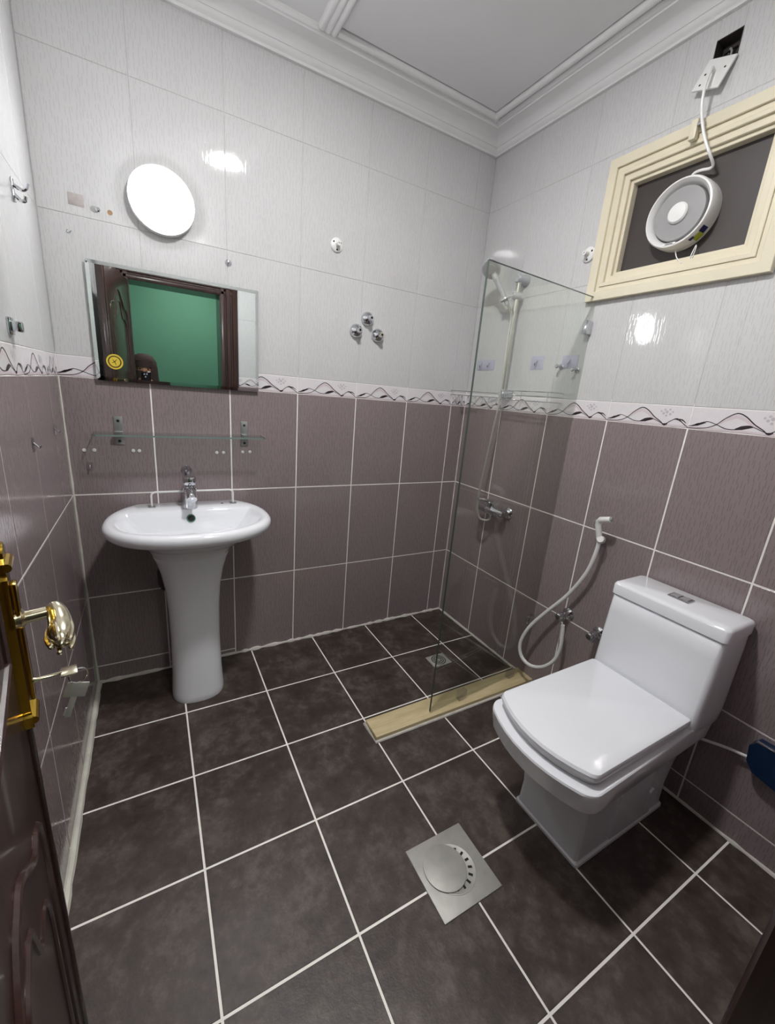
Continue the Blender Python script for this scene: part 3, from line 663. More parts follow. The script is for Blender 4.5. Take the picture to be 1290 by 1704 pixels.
# ------------------------------------------------------------------ window with fan
wy0, wy1, wz0, wz1 = -.700, -1.310, 1.775, 2.265
Wn = thing('window_1', 'small cream aluminium window blanked with a dark board', 'window', (W, (wy0 + wy1) / 2, (wz0 + wz1) / 2), kind='structure')
hy, hz = (wy0 - wy1) / 2, (wz1 - wz0) / 2
def frame(name, o_in, wd, x0, x1, parent, mat=M_CREAM, bev=.0015):
    """rectangular frame: o_in = inset of its outer edge, wd = width, x0..x1 = distance in front of the wall (negative x)"""
    m = MB(); a0, b0 = hy - o_in, hz - o_in; a1, b1 = a0 - wd, b0 - wd
    def rg(a, b, x): return [Vector((-x, -a, -b)), Vector((-x, a, -b)), Vector((-x, a, b)), Vector((-x, -a, b))]
    m.loft([rg(a0, b0, x0), rg(a0, b0, x1 - bev), rg(a0 - bev, b0 - bev, x1), rg(a1 + bev, b1 + bev, x1), rg(a1, b1, x1 - bev), rg(a1, b1, x0)], False, False)
    return m.build(name, mat, parent)
frame('outer_frame', 0, .034, -.002, .022, Wn)
frame('track', .034, .016, -.02, .013, Wn)
frame('track', .050, .014, -.02, .017, Wn)
sash = frame('sash', .064, .022, -.028, .007, Wn)
frame('glazing_bead', .086, .012, -.030, -.004, sash)
m = MB(); m.box((.030, -hy + .06, -hz + .06), (.036, hy - .06, hz - .06)); m.build('board', M_BOARD, Wn)
pj_ = pr(1155, 236, .02); lz = Vector((-.022, pj_.y - (wy0 + wy1) / 2, hz - .022))
m = MB(); m.box(lz + Vector((-.018, -.010, -.035)), lz + Vector((0.0, .010, .02)), .002); la = m.build('latch', M_CREAM, Wn)
m = MB(); m.box(lz + Vector((-.024, -.028, -.004)), lz + Vector((-.002, -.012, .004)), .0015); m.build('latch_tongue', M_ALU, la)

fc = pr(1126, 362, -0.006); fr = .104
Fn = thing('exhaust_fan', 'round white exhaust fan mounted on the dark window board', 'fan', (W + .030, -1.002, 2.008))
m = MB(); m.lathe([(fr, 0), (fr * 1.01, .02), (fr, .052), (fr * .97, .058), (fr * .93, .059), (fr * .88, .052), (fr * .80, .034), (fr * .79, .020)], (0, 0, 0), (-1, 0, 0), 64); m.build('housing', M_PLASTIC, Fn)
m = MB(); m.lathe([(fr * .765, .022), (fr * .77, .040), (fr * .755, .046), (fr * .45, .049), (fr * .30, .050)], (0, 0, 0), (-1, 0, 0), 56); m.build('front_disc', M_GREYPL, Fn)
m = MB(); m.lathe([(fr * .30, .049), (fr * .30, .055), (fr * .26, .060), (fr * .1, .063), (0, .0635)], (0, 0, 0), (-1, 0, 0), 40); m.build('centre_cap', M_PLASTIC, Fn)
m = MB(); m.box((-.0605, -.018, -fr * .93), (-.050, .022, -fr * .86), .002); lip = m.build('control_lip', M_PLASTIC, Fn)
m = MB(); m.box((-.0612, -.010, -fr * .905), (-.0600, .014, -fr * .885)); m.build('slot', M_BLACK, lip)
def wrap(a0, a1, x0, x1, mat, name, tri=None):
    m = MB(); n = 8; rr = fr * 1.012
    A = [Vector((-x0, math.cos(a0 + (a1 - a0) * k / n) * rr, math.sin(a0 + (a1 - a0) * k / n) * rr)) for k in range(n + 1)]
    B = [Vector((-x1, v.y, v.z)) for v in A]
    m.loft([A, B], False, False, False); return m.build(name, mat, Fn)
wrap(math.radians(212), math.radians(222), .016, .046, M_NAVY, 'sticker'); wrap(math.radians(222), math.radians(236), .010, .040, M_LIME, 'sticker'); wrap(math.radians(232), math.radians(240), .034, .048, M_NAVY, 'sticker')
# pull cords
def rel(o, P): return [Vector(q) - Vector(o.location) for q in P]
m = MB(); m.tube(smooth_path(rel(Fn, [pr(1124, 417, -.0), pr(1126, 428, -.0), pr(1131, 435, .005), pr(1134, 438, .008)]), 5), .0016, 8); m.build('pull_cord', M_PLASTIC, Fn)
lp = [pr(1146, 436, .006), pr(1150, 425, -.004), pr(1157, 411, -.008), pr(1159, 408, -.008), pr(1158, 414, -.006), pr(1152, 428, .0), pr(1147, 436, .006)]
m = MB(); m.tube(smooth_path(rel(Fn, lp), 5), .0014, 8); m.build('pull_cord', M_PLASTIC, Fn)
# electrical box and hanging plate with cable
Eb = thing('junction_box', 'open dark junction box sunk in the white tile above the window', 'box', (W, (EB['y0'] + EB['y1']) / 2, (EB['z0'] + EB['z1']) / 2))
hy2, hz2 = (EB['y0'] - EB['y1']) / 2 - .0005, (EB['z1'] - EB['z0']) / 2 - .0005
m = MB()
for (lo, hi) in [((.0005, -hy2, -hz2), (.045, -hy2 + .002, hz2)), ((.0005, hy2 - .002, -hz2), (.045, hy2, hz2)), ((.0005, -hy2, -hz2), (.045, hy2, -hz2 + .002)), ((.0005, -hy2, hz2 - .002), (.045, hy2, hz2)), ((.043, -hy2, -hz2), (.045, hy2, hz2))]: m.box(lo, hi)
m.build('box_walls', M_BOARD, Eb)
m = MB(); m.tube(smooth_path([(.04, .012, .005), (.025, .004, .012), (.012, -.010, -.008), (.004, -.012, -.030)], 5), .003, 8); m.build('wire', M_GREYPL, Eb)
m = MB(); m.tube(smooth_path([(.04, -.008, .018), (.02, .012, .0), (.01, .006, -.014), (.004, -.002, -.032)], 5), .0025, 8); m.build('wire', M_BLACK, Eb)
c4 = [pr(1155, 157, .030), pr(1199, 149, .030), pr(1222, 87, .006), pr(1180, 97, .006)]
pc = sum(c4, Vector()) / 4
Pl = thing('cover_plate', 'white square cover plate hanging loose below the junction box', 'cover plate', pc)
n_ = (c4[1] - c4[0]).cross(c4[3] - c4[0]).normalized()
if n_.x > 0: n_ = -n_
ax_ = (c4[1] - c4[0]).normalized(); bx_ = n_.cross(ax_)
m = MB(); R4 = Matrix((( ax_.x, bx_.x, n_.x, 0), (ax_.y, bx_.y, n_.y, 0), (ax_.z, bx_.z, n_.z, 0), (0, 0, 0, 1)))
m.box((-.042, -.042, -.003), (.042, .042, .003), .0015, mat=R4); m.build('plate', M_PLASTIC, Pl)
for (u, v) in ((-.026, .0), (.026, .012), (-.024, -.028)):
    m = MB(); m.lathe([(.003, 0), (.003, .0033), (0, .0034)], R4 @ Vector((u, v, 0)), n_, 12); m.build('screw_hole', M_BLACK, Pl)
cable = [pc + n_ * .0052, pc + n_ * .018 + Vector((0, 0, .004)), pr(1178, 130, .05), pr(1172, 150, .055), pr(1168, 185, .05), pr(1172, 225, .045), pr(1181, 255, .035), pr(1187, 273, .01), pr(1182, 280, -.0), pr(1168, 283, -.005), pr(1156, 288, -.008), pr(1148, 298, -.010)]
m = MB(); m.tube(smooth_path(cable, 8), .0042, 10); o = m.build('fan_cable', M_PLASTIC); tag(o, 'white cable from the hanging cover plate down to the exhaust fan', 'cable')

# ------------------------------------------------------------------ shower
SY = -.338
Sr = thing('shower_rail', 'slim steel shower rail with grey brackets in the tiled corner', 'shower rail', (W, SY, 1.385))
m = MB(); m.tube([(-.046, 0, 0.0), (-.046, 0, .545)], .0115, 16); m.build('rail', M_RAIL, Sr)
for z in (.010, .535):
    m = MB(); m.tube([(-.001, 0, z), (-.012, 0, z), (-.04, 0, z), (-.058, 0, z), (-.064, 0, z)], [.025, .023, .0185, .019, .014], 18); m.build('bracket', M_SHOWER, Sr)
m = MB(); m.tube([(-.03, -.008, .462), (-.046, 0, .462), (-.066, .012, .464)], [.017, .020, .015], 16); sl = m.build('slider', M_SHOWER, Sr)
hd = pr(818, 447, .14); hold = Vector((W - .072, SY + .052, 1.385 + .452))
Hs = thing('hand_shower', 'grey hand shower resting in the rail holder', 'hand shower', hold)
ax_h = (hd - hold)
hl = hold - Vector(Sr.location)
m = MB(); m.tube(circle(hl, .0185, ax_h, 22), .0052, 8, closed=True); rc = circle(hl, .0185, ax_h, 22); near = min(rc, key=lambda q: (q - Vector((-.066, .012, .464))).length); m.tube([Vector((-.060, .006, .463)), near], [.010, .006], 10); m.build('holder_ring', M_SHOWER, sl)
m = MB(); m.tube(smooth_path([-ax_h * .20, Vector((0, 0, 0)), ax_h * .35, ax_h * .62, ax_h * .84], 6), [.0105] * 6 + [.0115] * 6 + [.0125] * 6 + [.0145] * 6 + [.017], 16); m.build('handle', M_SHOWER, Hs)
fd = Vector((-.70, -.42, -.58)).normalized()
m = MB(); m.lathe([(.012, -.026), (.032, -.020), (.045, -.008), (.047, .003), (.045, .007), (.040, .0075)], ax_h, fd, 40); hdm = m.build('head', M_SHOWER, Hs)
m = MB(); m.lathe([(.0395, .0072), (.039, .009), (.024, .010), (.022, .0125), (0, .013)], ax_h, fd, 36); m.build('spray_face', M_GREYPL, hdm)
# mixer
Mx = thing('shower_mixer', 'chrome bar shower mixer low on the dark tiles behind the glass', 'mixer', (W, -.395, .800))
for dy in (-.068, .068):
    m = MB(); m.tube([(0, dy, 0), (-.004, dy, 0), (-.010, dy, 0), (-.016, dy, 0), (-.058, dy * .97, 0)], [.031, .031, .026, .015, .014], 24); m.build('wall_flange', M_CHROME, Mx)
m = MB(); m.tube([(-.058, -.088, 0), (-.058, -.084, 0), (-.058, -.03, 0), (-.058, -.02, 0), (-.058, .03, 0), (-.058, .084, 0), (-.058, .088, 0)], [.014, .019, .019, .024, .024, .019, .014], 20); m.build('body', M_CHROME, Mx)
m = MB(); m.lathe([(.021, .018), (.022, .028), (.021, .042), (.012, .047), (0, .047)], (-.058, .005, 0), (0, 0, 1), 24); m.build('cartridge', M_CHROME, Mx)
m = MB(); m.tube([(-.05, .005, .044), (-.085, .012, .053), (-.125, .02, .060), (-.140, .022, .062)], [.010, .009, .008, .006], 12); m.build('lever', M_CHROME, Mx)
m = MB(); m.tube([(-.058, .0, -.018), (-.058, .0, -.034)], [.012, .011], 16); m.build('outlet', M_CHROME, Mx)
hs = [Vector((W - .058, -.395, .7615)), Vector((W - .060, -.3935, .750)), Vector((W - .078, -.378, .742)), Vector((W - .10, -.352, .76)), Vector((W - .105, -.335, .86)), pr(820, 720, .085), pr(829, 680, .08), pr(838, 620, .078), pr(846, 560, .075), pr(851, 525, .072), hold - ax_h * .20]
m = MB(); m.tube(smooth_path(hs, 8), .0062, 10); o = m.build('shower_hose', M_RAIL); tag(o, 'thin metal shower hose running from the mixer up to the hand shower', 'hose')
# wire basket and corner rack
wr = .0019
Bk = thing('wire_basket', 'chrome wire basket over the patterned border beside the shower rail', 'basket', (W, 0, 1.405))
ya, yb, dp = -.366, -.668, .085
for z in (.008, -.012, -.034):
    m = MB(); P = [Vector((-.003, ya, z)), Vector((-dp, ya, z)), Vector((-dp, yb, z)), Vector((-.003, yb, z))]; m.tube(P, wr * 1.15, 8); m.build('wire_loop', M_CHROME, Bk)
for k in range(11):
    y = ya - (ya - yb) * (k + .5) / 11
    m = MB(); m.tube([(-.003, y, -.034), (-dp, y, -.034)], wr * .8, 6); m.build('floor_wire', M_CHROME, Bk)
for k in range(4):
    y = ya - .006 - .012 * k
    m = MB(); m.tube([(-dp, y, -.034), (-dp, y, .008)], wr * .8, 6); m.build('upright_wire', M_CHROME, Bk)
for y in (-.50, -.655):
    m = MB(); m.tube([(-dp, y, -.034), (-dp, y, .008)], wr * .8, 6); m.build('upright_wire', M_CHROME, Bk)
Ck = thing('corner_rack', 'small triangular chrome wire rack with curled hooks in the shower corner', 'rack', (W, 0, 1.392))
for z in (.008, -.014):
    m = MB(); m.tube([(-.115, -.004, z), (-.10, -.03, z), (-.03, -.285, z), (-.004, -.300, z)], wr * 1.15, 8); m.build('wire_rail', M_CHROME, Ck)
for k in range(7):
    f = k / 6; P0 = Vector((-.10 + .07 * f, -.03 - .255 * f, -.014))
    m = MB(); m.tube([P0, Vector((-.004, P0.y, -.014))], wr * .8, 6); m.build('floor_wire', M_CHROME, Ck)
    m = MB(); m.tube([P0] + [(P0.x, P0.y + .009 * math.sin(a), -.034 - .012 * math.cos(a) + .004) for a in [i * PI / 6 for i in range(-1, 10)]], wr * .8, 6); m.build('curled_hook', M_CHROME, Ck)
# lilac pads and hooks on the shower wall
def pad(c0, c1, label, hook):
    a_, b_ = pr(*c0), pr(*c1); c = (a_ + b_) / 2; hy_, hz_ = abs(a_.y - b_.y) / 2, abs(a_.z - b_.z) / 2
    t = thing('adhesive_pad', label, 'adhesive hook', c, -PI / 2, 'lilac adhesive pads')
    m = MB(); m.box((-hy_, -.0016, -hz_), (hy_, 0, hz_), .0005); m.build('pad', M_LILAC, t)
    for dx in ((-.03, .03) if hook == 2 else (0,)):
        m = MB(); m.tube(smooth_path([(dx, -.0012, .010), (dx, -.010, -.004), (dx, -.016, -.012), (dx, -.018, -.002)], 5), .0026, 8); m.build('hook', M_CHROME, t)
pad((796, 600), (822, 616), 'wide lilac adhesive pad nearest the shower corner', 2)
pad((886, 593), (903, 615), 'lilac adhesive pad between the shower rail and the chrome pegs', 1)
pad((938, 592), (960, 613), 'lilac adhesive pad next to the edge of the glass screen', 1)
for (x, y, lab) in [(932, 610, 'chrome peg hook on the shower wall, nearer the rail'), (958, 615, 'chrome peg hook on the shower wall, right by the glass screen edge')]:
    p = pr(x, y, .012); t = thing('peg_hook', lab, 'hook', (W, p.y, p.z), group='chrome peg hooks')
    m = MB(); m.lathe([(.012, 0), (.012, .004), (.007, .006)], (0, 0, 0), (-1, 0, 0), 20); m.build('rosette', M_CHROME, t)
    m = MB(); m.tube([(-.004, 0, 0), (-.022, 0, 0), (-.034, 0, -.001), (-.038, 0, -.001)], [.006, .006, .009, .006], 14); m.build('peg', M_CHROME, t)

# glass screen on its sill
gx0, gy0, gx1, gy1 = 1.268, -.783, W - .001, -.735
D = Vector((gx1 - gx0, gy1 - gy0, 0)); Lg = D.length; ga = math.atan2(D.y, D.x)
Gs = thing('shower_screen', 'tall clear fixed glass shower screen beside the toilet', 'shower screen', (gx0, gy0, 0), ga)
gz0, gz1 = .028, 1.790
m = MB(); m.box((0, -.004, gz0), (Lg, .004, gz1)); m.build('glass', M_GLASS, Gs)
m = MB(); m.box((-.0012, -.004, gz0), (-.0002, .004, gz1)); m.box((0, -.004, gz1 + .0002), (Lg, .004, gz1 + .0012)); m.build('polished_edge', M_GLASS_EDGE, Gs)
for z in (1.65, 0.30):
    m = MB(); m.box((Lg - .034, -.011, z), (Lg - .002, .011, z + .052), .002); m.build('wall_clip', M_CHROME, Gs)
for x in (.165, .50):
    m = MB(); m.box((x, -.012, .0225), (x + .045, .012, .068), .002); m.build('sill_clip', M_CLEAR, Gs)
Tr = thing('shower_sill', 'yellowish travertine sill strip under the glass screen', 'sill', (.992, -.754, 0), ga * .0)
m = MB(); m.box((0, -.052, 0), (W - .993, .050, .021), .0025); m.build('slab', M_TRAV, Tr)
m = MB(); m.tube([(-.004, .052, .001), (-.004, -.056, .001), (W - .995, -.056, .001)], .0065, 8); m.build('grout_bead', M_CAULK_W, Tr)
# drains
Dr = thing('floor_drain', 'square steel floor drain with its round cover pushed aside', 'drain', (.983, -1.3185, 0))
m = MB(); m.box((-.1035, -.1015, -.002), (.1035, .1015, .0035), .0012); m.build('plate', M_STEEL, Dr)
m = MB(); m.lathe([(.071, .0036), (.071, .0044), (.068, .0048), (.0665, .0040), (0, .0040)], (0.0, .0, 0), (0, 0, 1), 56); rw = m.build('recess_ring', M_STEEL, Dr)
m = MB()
for k in range(16):
    an = 2 * PI * k / 16; c = Vector((math.cos(an), math.sin(an), 0)); n = Vector((-c.y, c.x, 0))
    pts = [c * .047 + n * .0035, c * .060 + n * .0035, c * .060 - n * .0035, c * .047 - n * .0035]
    m.prism([p + Vector((0, 0, .0040)) for p in pts], (0, 0, .0004))
m.build('slots', M_BLACK, rw)
m = MB(); m.lathe([(.0635, .0048), (.065, .0052), (.065, .0082), (.0635, .0088), (0, .0092)], (-.022, .010, 0), (0, 0, 1), 56); m.build('cover', M_STEEL, Dr)
Ds = thing('shower_drain', 'small square chrome drain in the shower floor', 'drain', (1.547, -.467, 0))
m = MB(); m.box((-.062, -.050, -.002), (.062, .050, .003), .001); m.build('rim', M_CHROME, Ds)
m = MB(); m.box((-.056, -.044, .0028), (.056, .044, .0036), .0004); m.build('grate', M_STEEL, Ds)
for r in (.012, .023, .034):
    m = MB(); Rg = [circle((0, 0, .0040), q, (0, 0, 1), 32) for q in (r, r + .005)]; m.loft(Rg, False, False); m.build('ring_slot', M_BLACK, Ds)

# ------------------------------------------------------------------ bidet spray, valves, blue box
Bs = thing('bidet_spray', 'white hand bidet spray clipped to the wall beside the toilet', 'bidet spray', pr(998, 880))
bl = Vector(Bs.location)
def rb(x, y, off): return pr(x, y, off) - bl
m = MB(); m.tube([rb(1017, 865, .062), rb(1015, 865, .062), rb(1000, 865, .058), rb(997, 868, .056), rb(996, 874, .055), rb(997, 888, .05), rb(997, 896, .048)], [.012, .0125, .0125, .0125, .012, .0115, .011], 18); hdl = m.build('head', M_PLASTIC, Bs)
m = MB(); m.tube([rb(1019.5, 865.2, .062), rb(1018, 865, .062)], [.0085, .0085], 18); m.build('nozzle', M_GREYPL, hdl)
m = MB(); m.tube(smooth_path([rb(994, 864, .058), rb(988, 868, .06), rb(986, 877, .06)], 5), .002, 8); m.build('trigger', M_GREYPL, hdl)
m = MB(); m.tube([Vector((0, rb(1001, 899, 0).y, rb(1001, 899, 0).z)), rb(1001, 898, .02), rb(1000, 898, .045), rb(999, 897, .058)], [.016, .016, .016, .013], 18); m.build('holder', M_PLASTIC, Bs)
hp = [pr(997, 902, .048), pr(990, 925, .047), pr(975, 955, .045), pr(945, 990, .045), pr(905, 1022, .062), pr(880, 1045, .08), pr(866, 1070, .092), pr(868, 1092, .092), pr(882, 1107, .088), pr(902, 1110, .075), pr(921, 1100, .062), pr(932, 1080, .052), pr(936, 1055, .05), pr(937, 1040, .05)]
m = MB(); m.tube(smooth_path(hp, 7), .0085, 12); o = m.build('bidet_hose', M_PLASTIC); tag(o, 'white looped hose between the bidet spray and its wall valve', 'hose')
def angle_valve(p, label, out):
    t = thing('angle_valve', label, 'valve', p, group='angle valves by the toilet')
    m = MB(); m.tube([(0, 0, 0), (-.004, 0, 0), (-.010, 0, 0), (-.014, 0, 0), (-.045, 0, 0), (-.05, 0, 0)], [.028, .028, .022, .012, .012, .010], 22); m.build('flange', M_CHROME, t)
    m = MB(); m.tube([(-.042, 0, .014), (-.042, 0, .0), (-.042, 0, -.030)], [.010, .0145, .0105], 16); m.build('body', M_CHROME, t)
    m = MB(); m.tube([(-.050, 0, 0), (-.056, 0, 0), (-.072, 0, 0), (-.076, 0, 0)], [.010, .015, .016, .012], 10); m.build('handle', M_CHROME, t)
angle_valve(Vector((W, -.918, .452)), 'chrome angle valve feeding the white bidet hose', True)
angle_valve(Vector((W, -1.075, .445)), 'chrome angle valve half hidden by the toilet tank', False)
Bb = thing('blue_box', 'dark blue plastic box fixed low on the dark tiles past the toilet', 'box', (W, -1.69, .355))
m = MB(); m.prism([Vector((0, y, z)) for y, z in [(.058, .030), (.045, .050), (-.07, .056), (-.09, .04), (-.09, -.05), (-.05, -.066), (.03, -.05), (.052, -.022)]], (-.042, 0, 0)); m.build('case', M_BLUE, Bb)
m = MB(); m.box((-.043, -.07, .0535), (-.034, .045, .0572), .001); m.build('top_edge', M_CHROME, Bb)
m = MB(); m.tube(smooth_path([(-.02, .052, -.022), (-.02, .075, -.028), (-.022, .11, -.036), (-.03, .16, -.05), (-.04, .20, -.06)], 5), .005, 10); m.build('hose', M_PLASTIC, Bb)

# ------------------------------------------------------------------ open door with lever handle and keys
hx, hyy = .203, -1.912; ex, ey = .094, -1.262
DL = math.hypot(ex - hx, ey - hyy); da = math.atan2(ey - hyy, ex - hx)
Do = thing('door_1', 'dark brown panelled door standing open along the tiled wall', 'door', (hx, hyy, 0.008), da, kind='structure')
# local: x along the leaf (0 hinge .. DL free edge), -y is the face towards the room
DH = 1.985
m = MB(); m.box((0, 0.002, 0), (DL, .040, DH), .002); m.build('leaf', M_DOOR, Do)
def door_curve(pts, r, name='moulding'):
    m = MB(); m.tube(smooth_path(pts, 6), r, 8); return m.build(name, M_DOOR, Do)
def arch(z0, z1, inset, y):
    x0, x1 = inset, DL - inset; xm = (x0 + x1) / 2
    return [(x0, y, z0), (x0, y, (z0 + z1) / 2), (x0, y, z1 - .16), (x0 + .05, y, z1 - .10), (x0 + .10, y, z1 - .09), (xm - .04, y, z1 - .01), (xm, y, z1), (xm + .04, y, z1 - .01), (x1 - .10, y, z1 - .09), (x1 - .05, y, z1 - .10), (x1, y, z1 - .16), (x1, y, (z0 + z1) / 2), (x1, y, z0)]
for z0, z1 in ((.98, 1.86),):
    door_curve(arch(z0, z1, .10, .002), .0055); door_curve(arch(z0 + .03, z1 - .07, .155, .002), .0045)
    door_curve([(.10, .002, z0), (DL - .10, .002, z0)], .0055)
for z0, z1 in ((.16, .86),):
    door_curve([(.10, .002, z0), (DL - .10, .002, z0)], .0055)
    P = [(x, .002, z0 + (z1 - (z - z0)) - z1 + z1 - z0 if False else z) for x, y, z in arch(z0, z1, .10, 0)]
    door_curve(P, .006); door_curve([(x, .002, z) for x, y, z in arch(z0 + .03, z1 - .07, .155, 0)], .0045)
# dark edge bead down the free side
m = MB(); m.box((DL - .028, -.004, 0), (DL - .020, .003, DH), .001); m.build('edge_bead', M_DOOR, Do)
# lever set
pz0, pz1 = .835, 1.115; pxc = DL - .030
prf = [(-.020, pz0 + .035), (-.020, pz1 - .045), (-.016, pz1 - .040), (-.022, pz1 - .034), (-.022, pz1 - .022), (-.017, pz1 - .016), (-.018, pz1 - .008), (-.009, pz1 - .004), (-.006, pz1), (.006, pz1), (.009, pz1 - .004), (.018, pz1 - .008), (.017, pz1 - .016), (.022, pz1 - .022), (.022, pz1 - .034), (.016, pz1 - .040), (.020, pz1 - .045), (.020, pz0 + .035), (.016, pz0 + .030), (.022, pz0 + .026), (.022, pz0 + .014), (.012, pz0 + .008), (.010, pz0), (-.010, pz0), (-.012, pz0 + .008), (-.022, pz0 + .014), (-.022, pz0 + .026), (-.016, pz0 + .030)]
m = MB(); m.prism([Vector((pxc + x, .002, z)) for x, z in prf], (0, -.010, 0)); hpz = m.build('handle_plate', M_BRASS, Do)
m = MB(); m.box((pxc - .011, -.0145, pz0 + .045), (pxc + .011, -.0085, pz1 - .055), .003); m.build('plate_rib', M_BRASS, hpz)
for zz in (pz1 - .028, pz0 + .020):
    m = MB(); m.tube([(pxc - .021, -.009, zz), (pxc + .021, -.009, zz)], .006, 10); m.build('plate_moulding', M_BRASS, hpz)
m = MB(); lz_ = 1.005
m.tube([(pxc, -.008, lz_), (pxc, -.014, lz_), (pxc, -.018, lz_), (pxc, -.046, lz_ + .002)], [.014, .014, .009, .0085], 16); lev = m.build('lever', M_NICKEL, Do)
m = MB(); m.tube(smooth_path([(pxc + .006, -.046, lz_ + .006), (pxc - .006, -.051, lz_ + .004), (pxc - .022, -.053, lz_ - .008), (pxc - .040, -.053, lz_ - .016), (pxc - .052, -.053, lz_ - .020), (pxc - .062, -.052, lz_ - .020)], 5), [.006, .008, .010, .0105, .0105] + [.011, .012, .0125, .0135, .014] + [.0145, .015, .0155, .0155, .0155] + [.015, .0145, .014, .013, .012] + [.011, .009, .0075, .006, .004] + [.002], 16); kn = m.build('grip', M_NICKEL, lev)
for k in range(5):
    an = k * 2 * PI / 5
    m = MB(); m.tube(smooth_path([(pxc - .016, -.053 + .0100 * math.cos(an), lz_ - .008 + .0100 * math.sin(an)), (pxc - .042, -.053 + .0150 * math.cos(an), lz_ - .017 + .0150 * math.sin(an)), (pxc - .066, -.053 + .0100 * math.cos(an), lz_ - .020 + .0100 * math.sin(an))], 5), [.001] + [.0035] * 9 + [.001], 8); m.build('flute', M_NICKEL, lev)
# key in the lock with a second key on the ring
dm = Do.matrix_basis.copy()
dm = Matrix.Translation(Do.location) @ Matrix.Rotation(da, 4, 'Z')
kp = dm @ Vector((pxc, -.0125, .905))
Ky = thing('door_key', 'key in the door lock with a second key hanging from its ring', 'key', kp, da)
m = MB(); m.tube([(0, 0, 0), (0, -.006, 0), (0, -.034, 0)], [.005, .003, .0026], 10); k1 = m.build('key', M_NICKEL, Ky)
m = MB(); m.box((-.012, -.052, -.0012), (.012, -.032, .0012), .0008); m.build('bow', M_NICKEL, k1)
m = MB(); m.tube(circle((0, -.052, -.012), .012, (1, .2, 0), 20), .0011, 6, closed=True); m.build('ring', M_CHROME, Ky)
Rk = Matrix.Translation((0, -.052, -.022)) @ Matrix.Rotation(.35, 4, 'X')
m = MB(); m.box((-.0012, -.014, -.026), (.0012, .014, -.002), .0009, mat=Rk); m.box((-.0011, -.004, -.060), (.0011, .004, -.024), .0006, mat=Rk); m.box((-.0011, .003, -.056), (.0011, .006, -.044), mat=Rk); m.build('hanging_key', M_STEEL, Ky)

# ------------------------------------------------------------------ person holding the phone, seen in the mirror
Pm = thing('person', 'person in a dark brown robe and headscarf holding up a phone, seen in the mirror', 'person', (.262, -2.43, 0))
def el(cx, cy, rx, ry, z, n=28): return [Vector((cx + rx * math.cos(2 * PI * k / n), cy + ry * math.sin(2 * PI * k / n), z)) for k in range(n)]
head_c = Vector((0, 0.03, 1.375))
def skin_chain(name, V, E, Rd, root, mat, parent, sub=2):
    me = bpy.data.meshes.new(name); me.from_pydata(V, E, []); me.materials.append(mat)
    o = link(name, me, parent); bm = bmesh.new(); bm.from_mesh(me); ly = bm.verts.layers.skin.verify(); bm.verts.ensure_lookup_table()
    for i, v in enumerate(bm.verts): v[ly].radius = (Rd[i], Rd[i]); v[ly].use_root = (i == root)
    bm.to_mesh(me); bm.free()
    o.modifiers.new('skin', 'SKIN').use_smooth_shade = True; s = o.modifiers.new('sub', 'SUBSURF'); s.levels = sub; s.render_levels = sub
    return o
base = CAM - FWD * 0.016
lw = base - Vector((.262, -2.43, 0))
gripL = lw + RIGHT * -.045 + UP * -.085 - FWD * .012; gripR = lw + RIGHT * .045 + UP * -.085 - FWD * .012
V = [(0, 0, .78), (0, 0, .95), (0, .01, 1.10), (0, .01, 1.19), (0, .02, 1.26), (0, .03, 1.33), (0, .035, 1.42),
     (-.12, 0, 1.165), (0.0, .10, 1.0), tuple(gripL + Vector((-.02, -.07, -.05))), tuple(gripL + Vector((-.004, -.012, -.01))),
     (.12, 0, 1.165), (.10, .10, 1.0), tuple(gripR + Vector((.02, -.07, -.05))), tuple(gripR + Vector((.004, -.012, -.01))),
     (-.085, 0, .74), (-.09, .01, .42), (-.09, -.01, .08), (-.09, .11, .035), (.085, 0, .74), (.09, .01, .42), (.09, -.01, .08), (.09, .11, .035)]
Ed = [(0, 1), (1, 2), (2, 3), (3, 4), (4, 5), (5, 6), (3, 7), (7, 8), (8, 9), (9, 10), (3, 11), (11, 12), (12, 13), (13, 14), (0, 15), (15, 16), (16, 17), (17, 18), (0, 19), (19, 20), (20, 21), (21, 22)]
Rd = [.13, .115, .12, .10, .05, .075, .078, .055, .042, .028, .026, .055, .042, .028, .026, .08, .055, .04, .032, .08, .055, .04, .032]
skin_chain('body', V, Ed, Rd, 0, M_SKIN, Pm)
m = MB(); m.loft([el(0, 0, .25, .20, .02), el(0, 0, .22, .17, .5), el(0, 0, .19, .15, .8), el(0, 0, .18, .14, 1.0), el(0, 0, .195, .135, 1.12), el(0, 0, .18, .115, 1.19), el(0, .005, .11, .09, 1.235), el(0, .01, .075, .075, 1.26)], False, False); m.build('robe', M_CLOTH, Pm, 80)
m = MB()
sc_r = [(1.16, .165, .13, 0.0), (1.22, .135, .125, .005), (1.28, .112, .118, .012), (1.34, .106, .118, .02), (1.40, .104, .118, .022), (1.46, .096, .110, .02), (1.50, .072, .084, .015), (1.518, .035, .042, .012), (1.522, .004, .004, .012)]
rings = []
for z, rx, ry, cy in sc_r:
    rg = []
    for k in range(32):
        a = 2 * PI * k / 32; x, y = rx * math.cos(a), ry * math.sin(a)
        f = max(0.0, math.sin(a)) ** 6
        if 1.30 < z < 1.46: y -= .045 * f
        rg.append(Vector((x, cy + y, z)))
    rings.append(rg)
m.loft(rings, False, True); m.build('headscarf', M_CLOTH, Pm, 80)
m = MB(); m.lathe([(0, -.09), (.035, -.08), (.055, -.05), (.062, 0), (.058, .04), (.04, .07), (0, .085)], (0, .065, 1.385), (0, 0, 1), 24); m.tube([(0, .125, 1.395), (0, .142, 1.372), (0, .13, 1.362)], [.006, .010, .006], 10); m.build('face', M_SKIN, Pm)
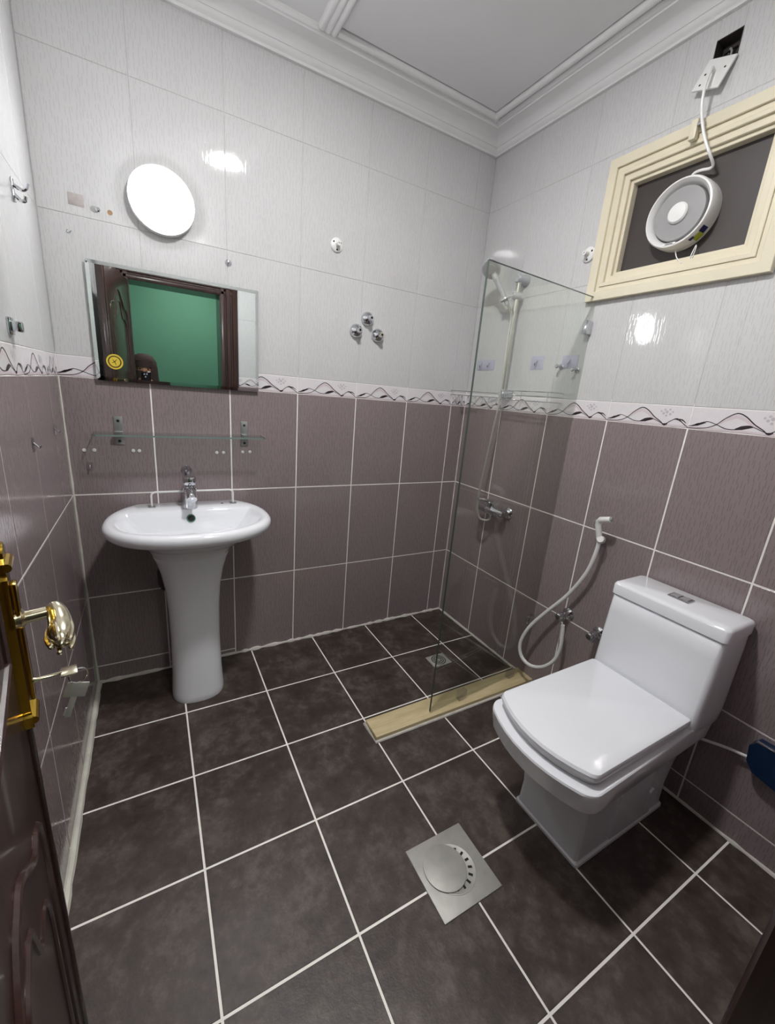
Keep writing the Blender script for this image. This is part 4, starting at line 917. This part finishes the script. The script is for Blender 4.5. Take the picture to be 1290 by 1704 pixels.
m = MB(); m.loft([[Vector((.078 * math.cos(a) * (1 - .25 * max(0, (1.30 - z) / .1)), .048 + .098 * math.sin(a), z)) for a in [PI * k / 16 for k in range(17)]] for z in (1.20, 1.26, 1.30, 1.34, 1.365, 1.378)], False, False, False); m.build('veil', M_CLOTH, Pm, 80)
m = MB(); m.loft([[Vector((.080 * math.cos(a), .046 + .094 * math.sin(a), z)) for a in [PI * k / 16 for k in range(17)]] for z in (1.408, 1.43, 1.46)], False, False, False); m.build('veil', M_CLOTH, Pm, 80)
for s in (-1, 1):
    m = MB(); m.lathe([(0, -.008), (.008, 0), (0, .008)], (s * .028, .118, 1.392), (0, 1, 0), 12); m.build('eye', M_BLACK, Pm)
m = MB(); m.tube([(-.018, .121, 1.338), (0, .127, 1.337), (.018, .121, 1.338)], [.003, .0045, .003], 8); m.build('mouth', M_RUST, Pm)
for s, g in ((-1, gripL), (1, gripR)):
    for k in range(4):
        q = g + UP * (.030 - .021 * k); ln_ = (.046, .05, .047, .038)[k]
        P = [tuple(q + RIGHT * (s * .004) - FWD * .012), tuple(q + RIGHT * (s * .004) + FWD * .010), tuple(q + RIGHT * (-s * (.002)) + FWD * .026), tuple(q + RIGHT * (-s * ln_ * .6) + FWD * .027)]
        skin_chain('finger', P, [(0, 1), (1, 2), (2, 3)], [.010, .0092, .0085, .007], 0, M_SKIN, Pm, 1)
    P = [tuple(g - FWD * .012 + UP * -.01), tuple(g - FWD * .016 + UP * .022 - RIGHT * s * .004), tuple(g - FWD * .012 + UP * .052 - RIGHT * s * .014)]
    skin_chain('thumb', P, [(0, 1), (1, 2)], [.011, .0098, .008], 0, M_SKIN, Pm, 1)
Ph = thing('phone', 'black phone held up in both hands in the doorway', 'phone', base)
R5 = Matrix(((RIGHT.x, UP.x, -FWD.x, 0), (RIGHT.y, UP.y, -FWD.y, 0), (RIGHT.z, UP.z, -FWD.z, 0), (0, 0, 0, 1)))
m = MB(); m.box((-.037, -.135, -.004), (.037, .022, .004), .003, mat=R5); m.build('case', M_PHONE, Ph)
for u, v in ((-.018, .006), (.002, .006), (-.008, -.014)):
    m = MB(); m.lathe([(.0065, .004), (.0065, .0055), (.004, .0056), (0, .0056)], R5 @ Vector((u, v, 0)), FWD, 16); m.build('lens', M_CHROME, Ph)
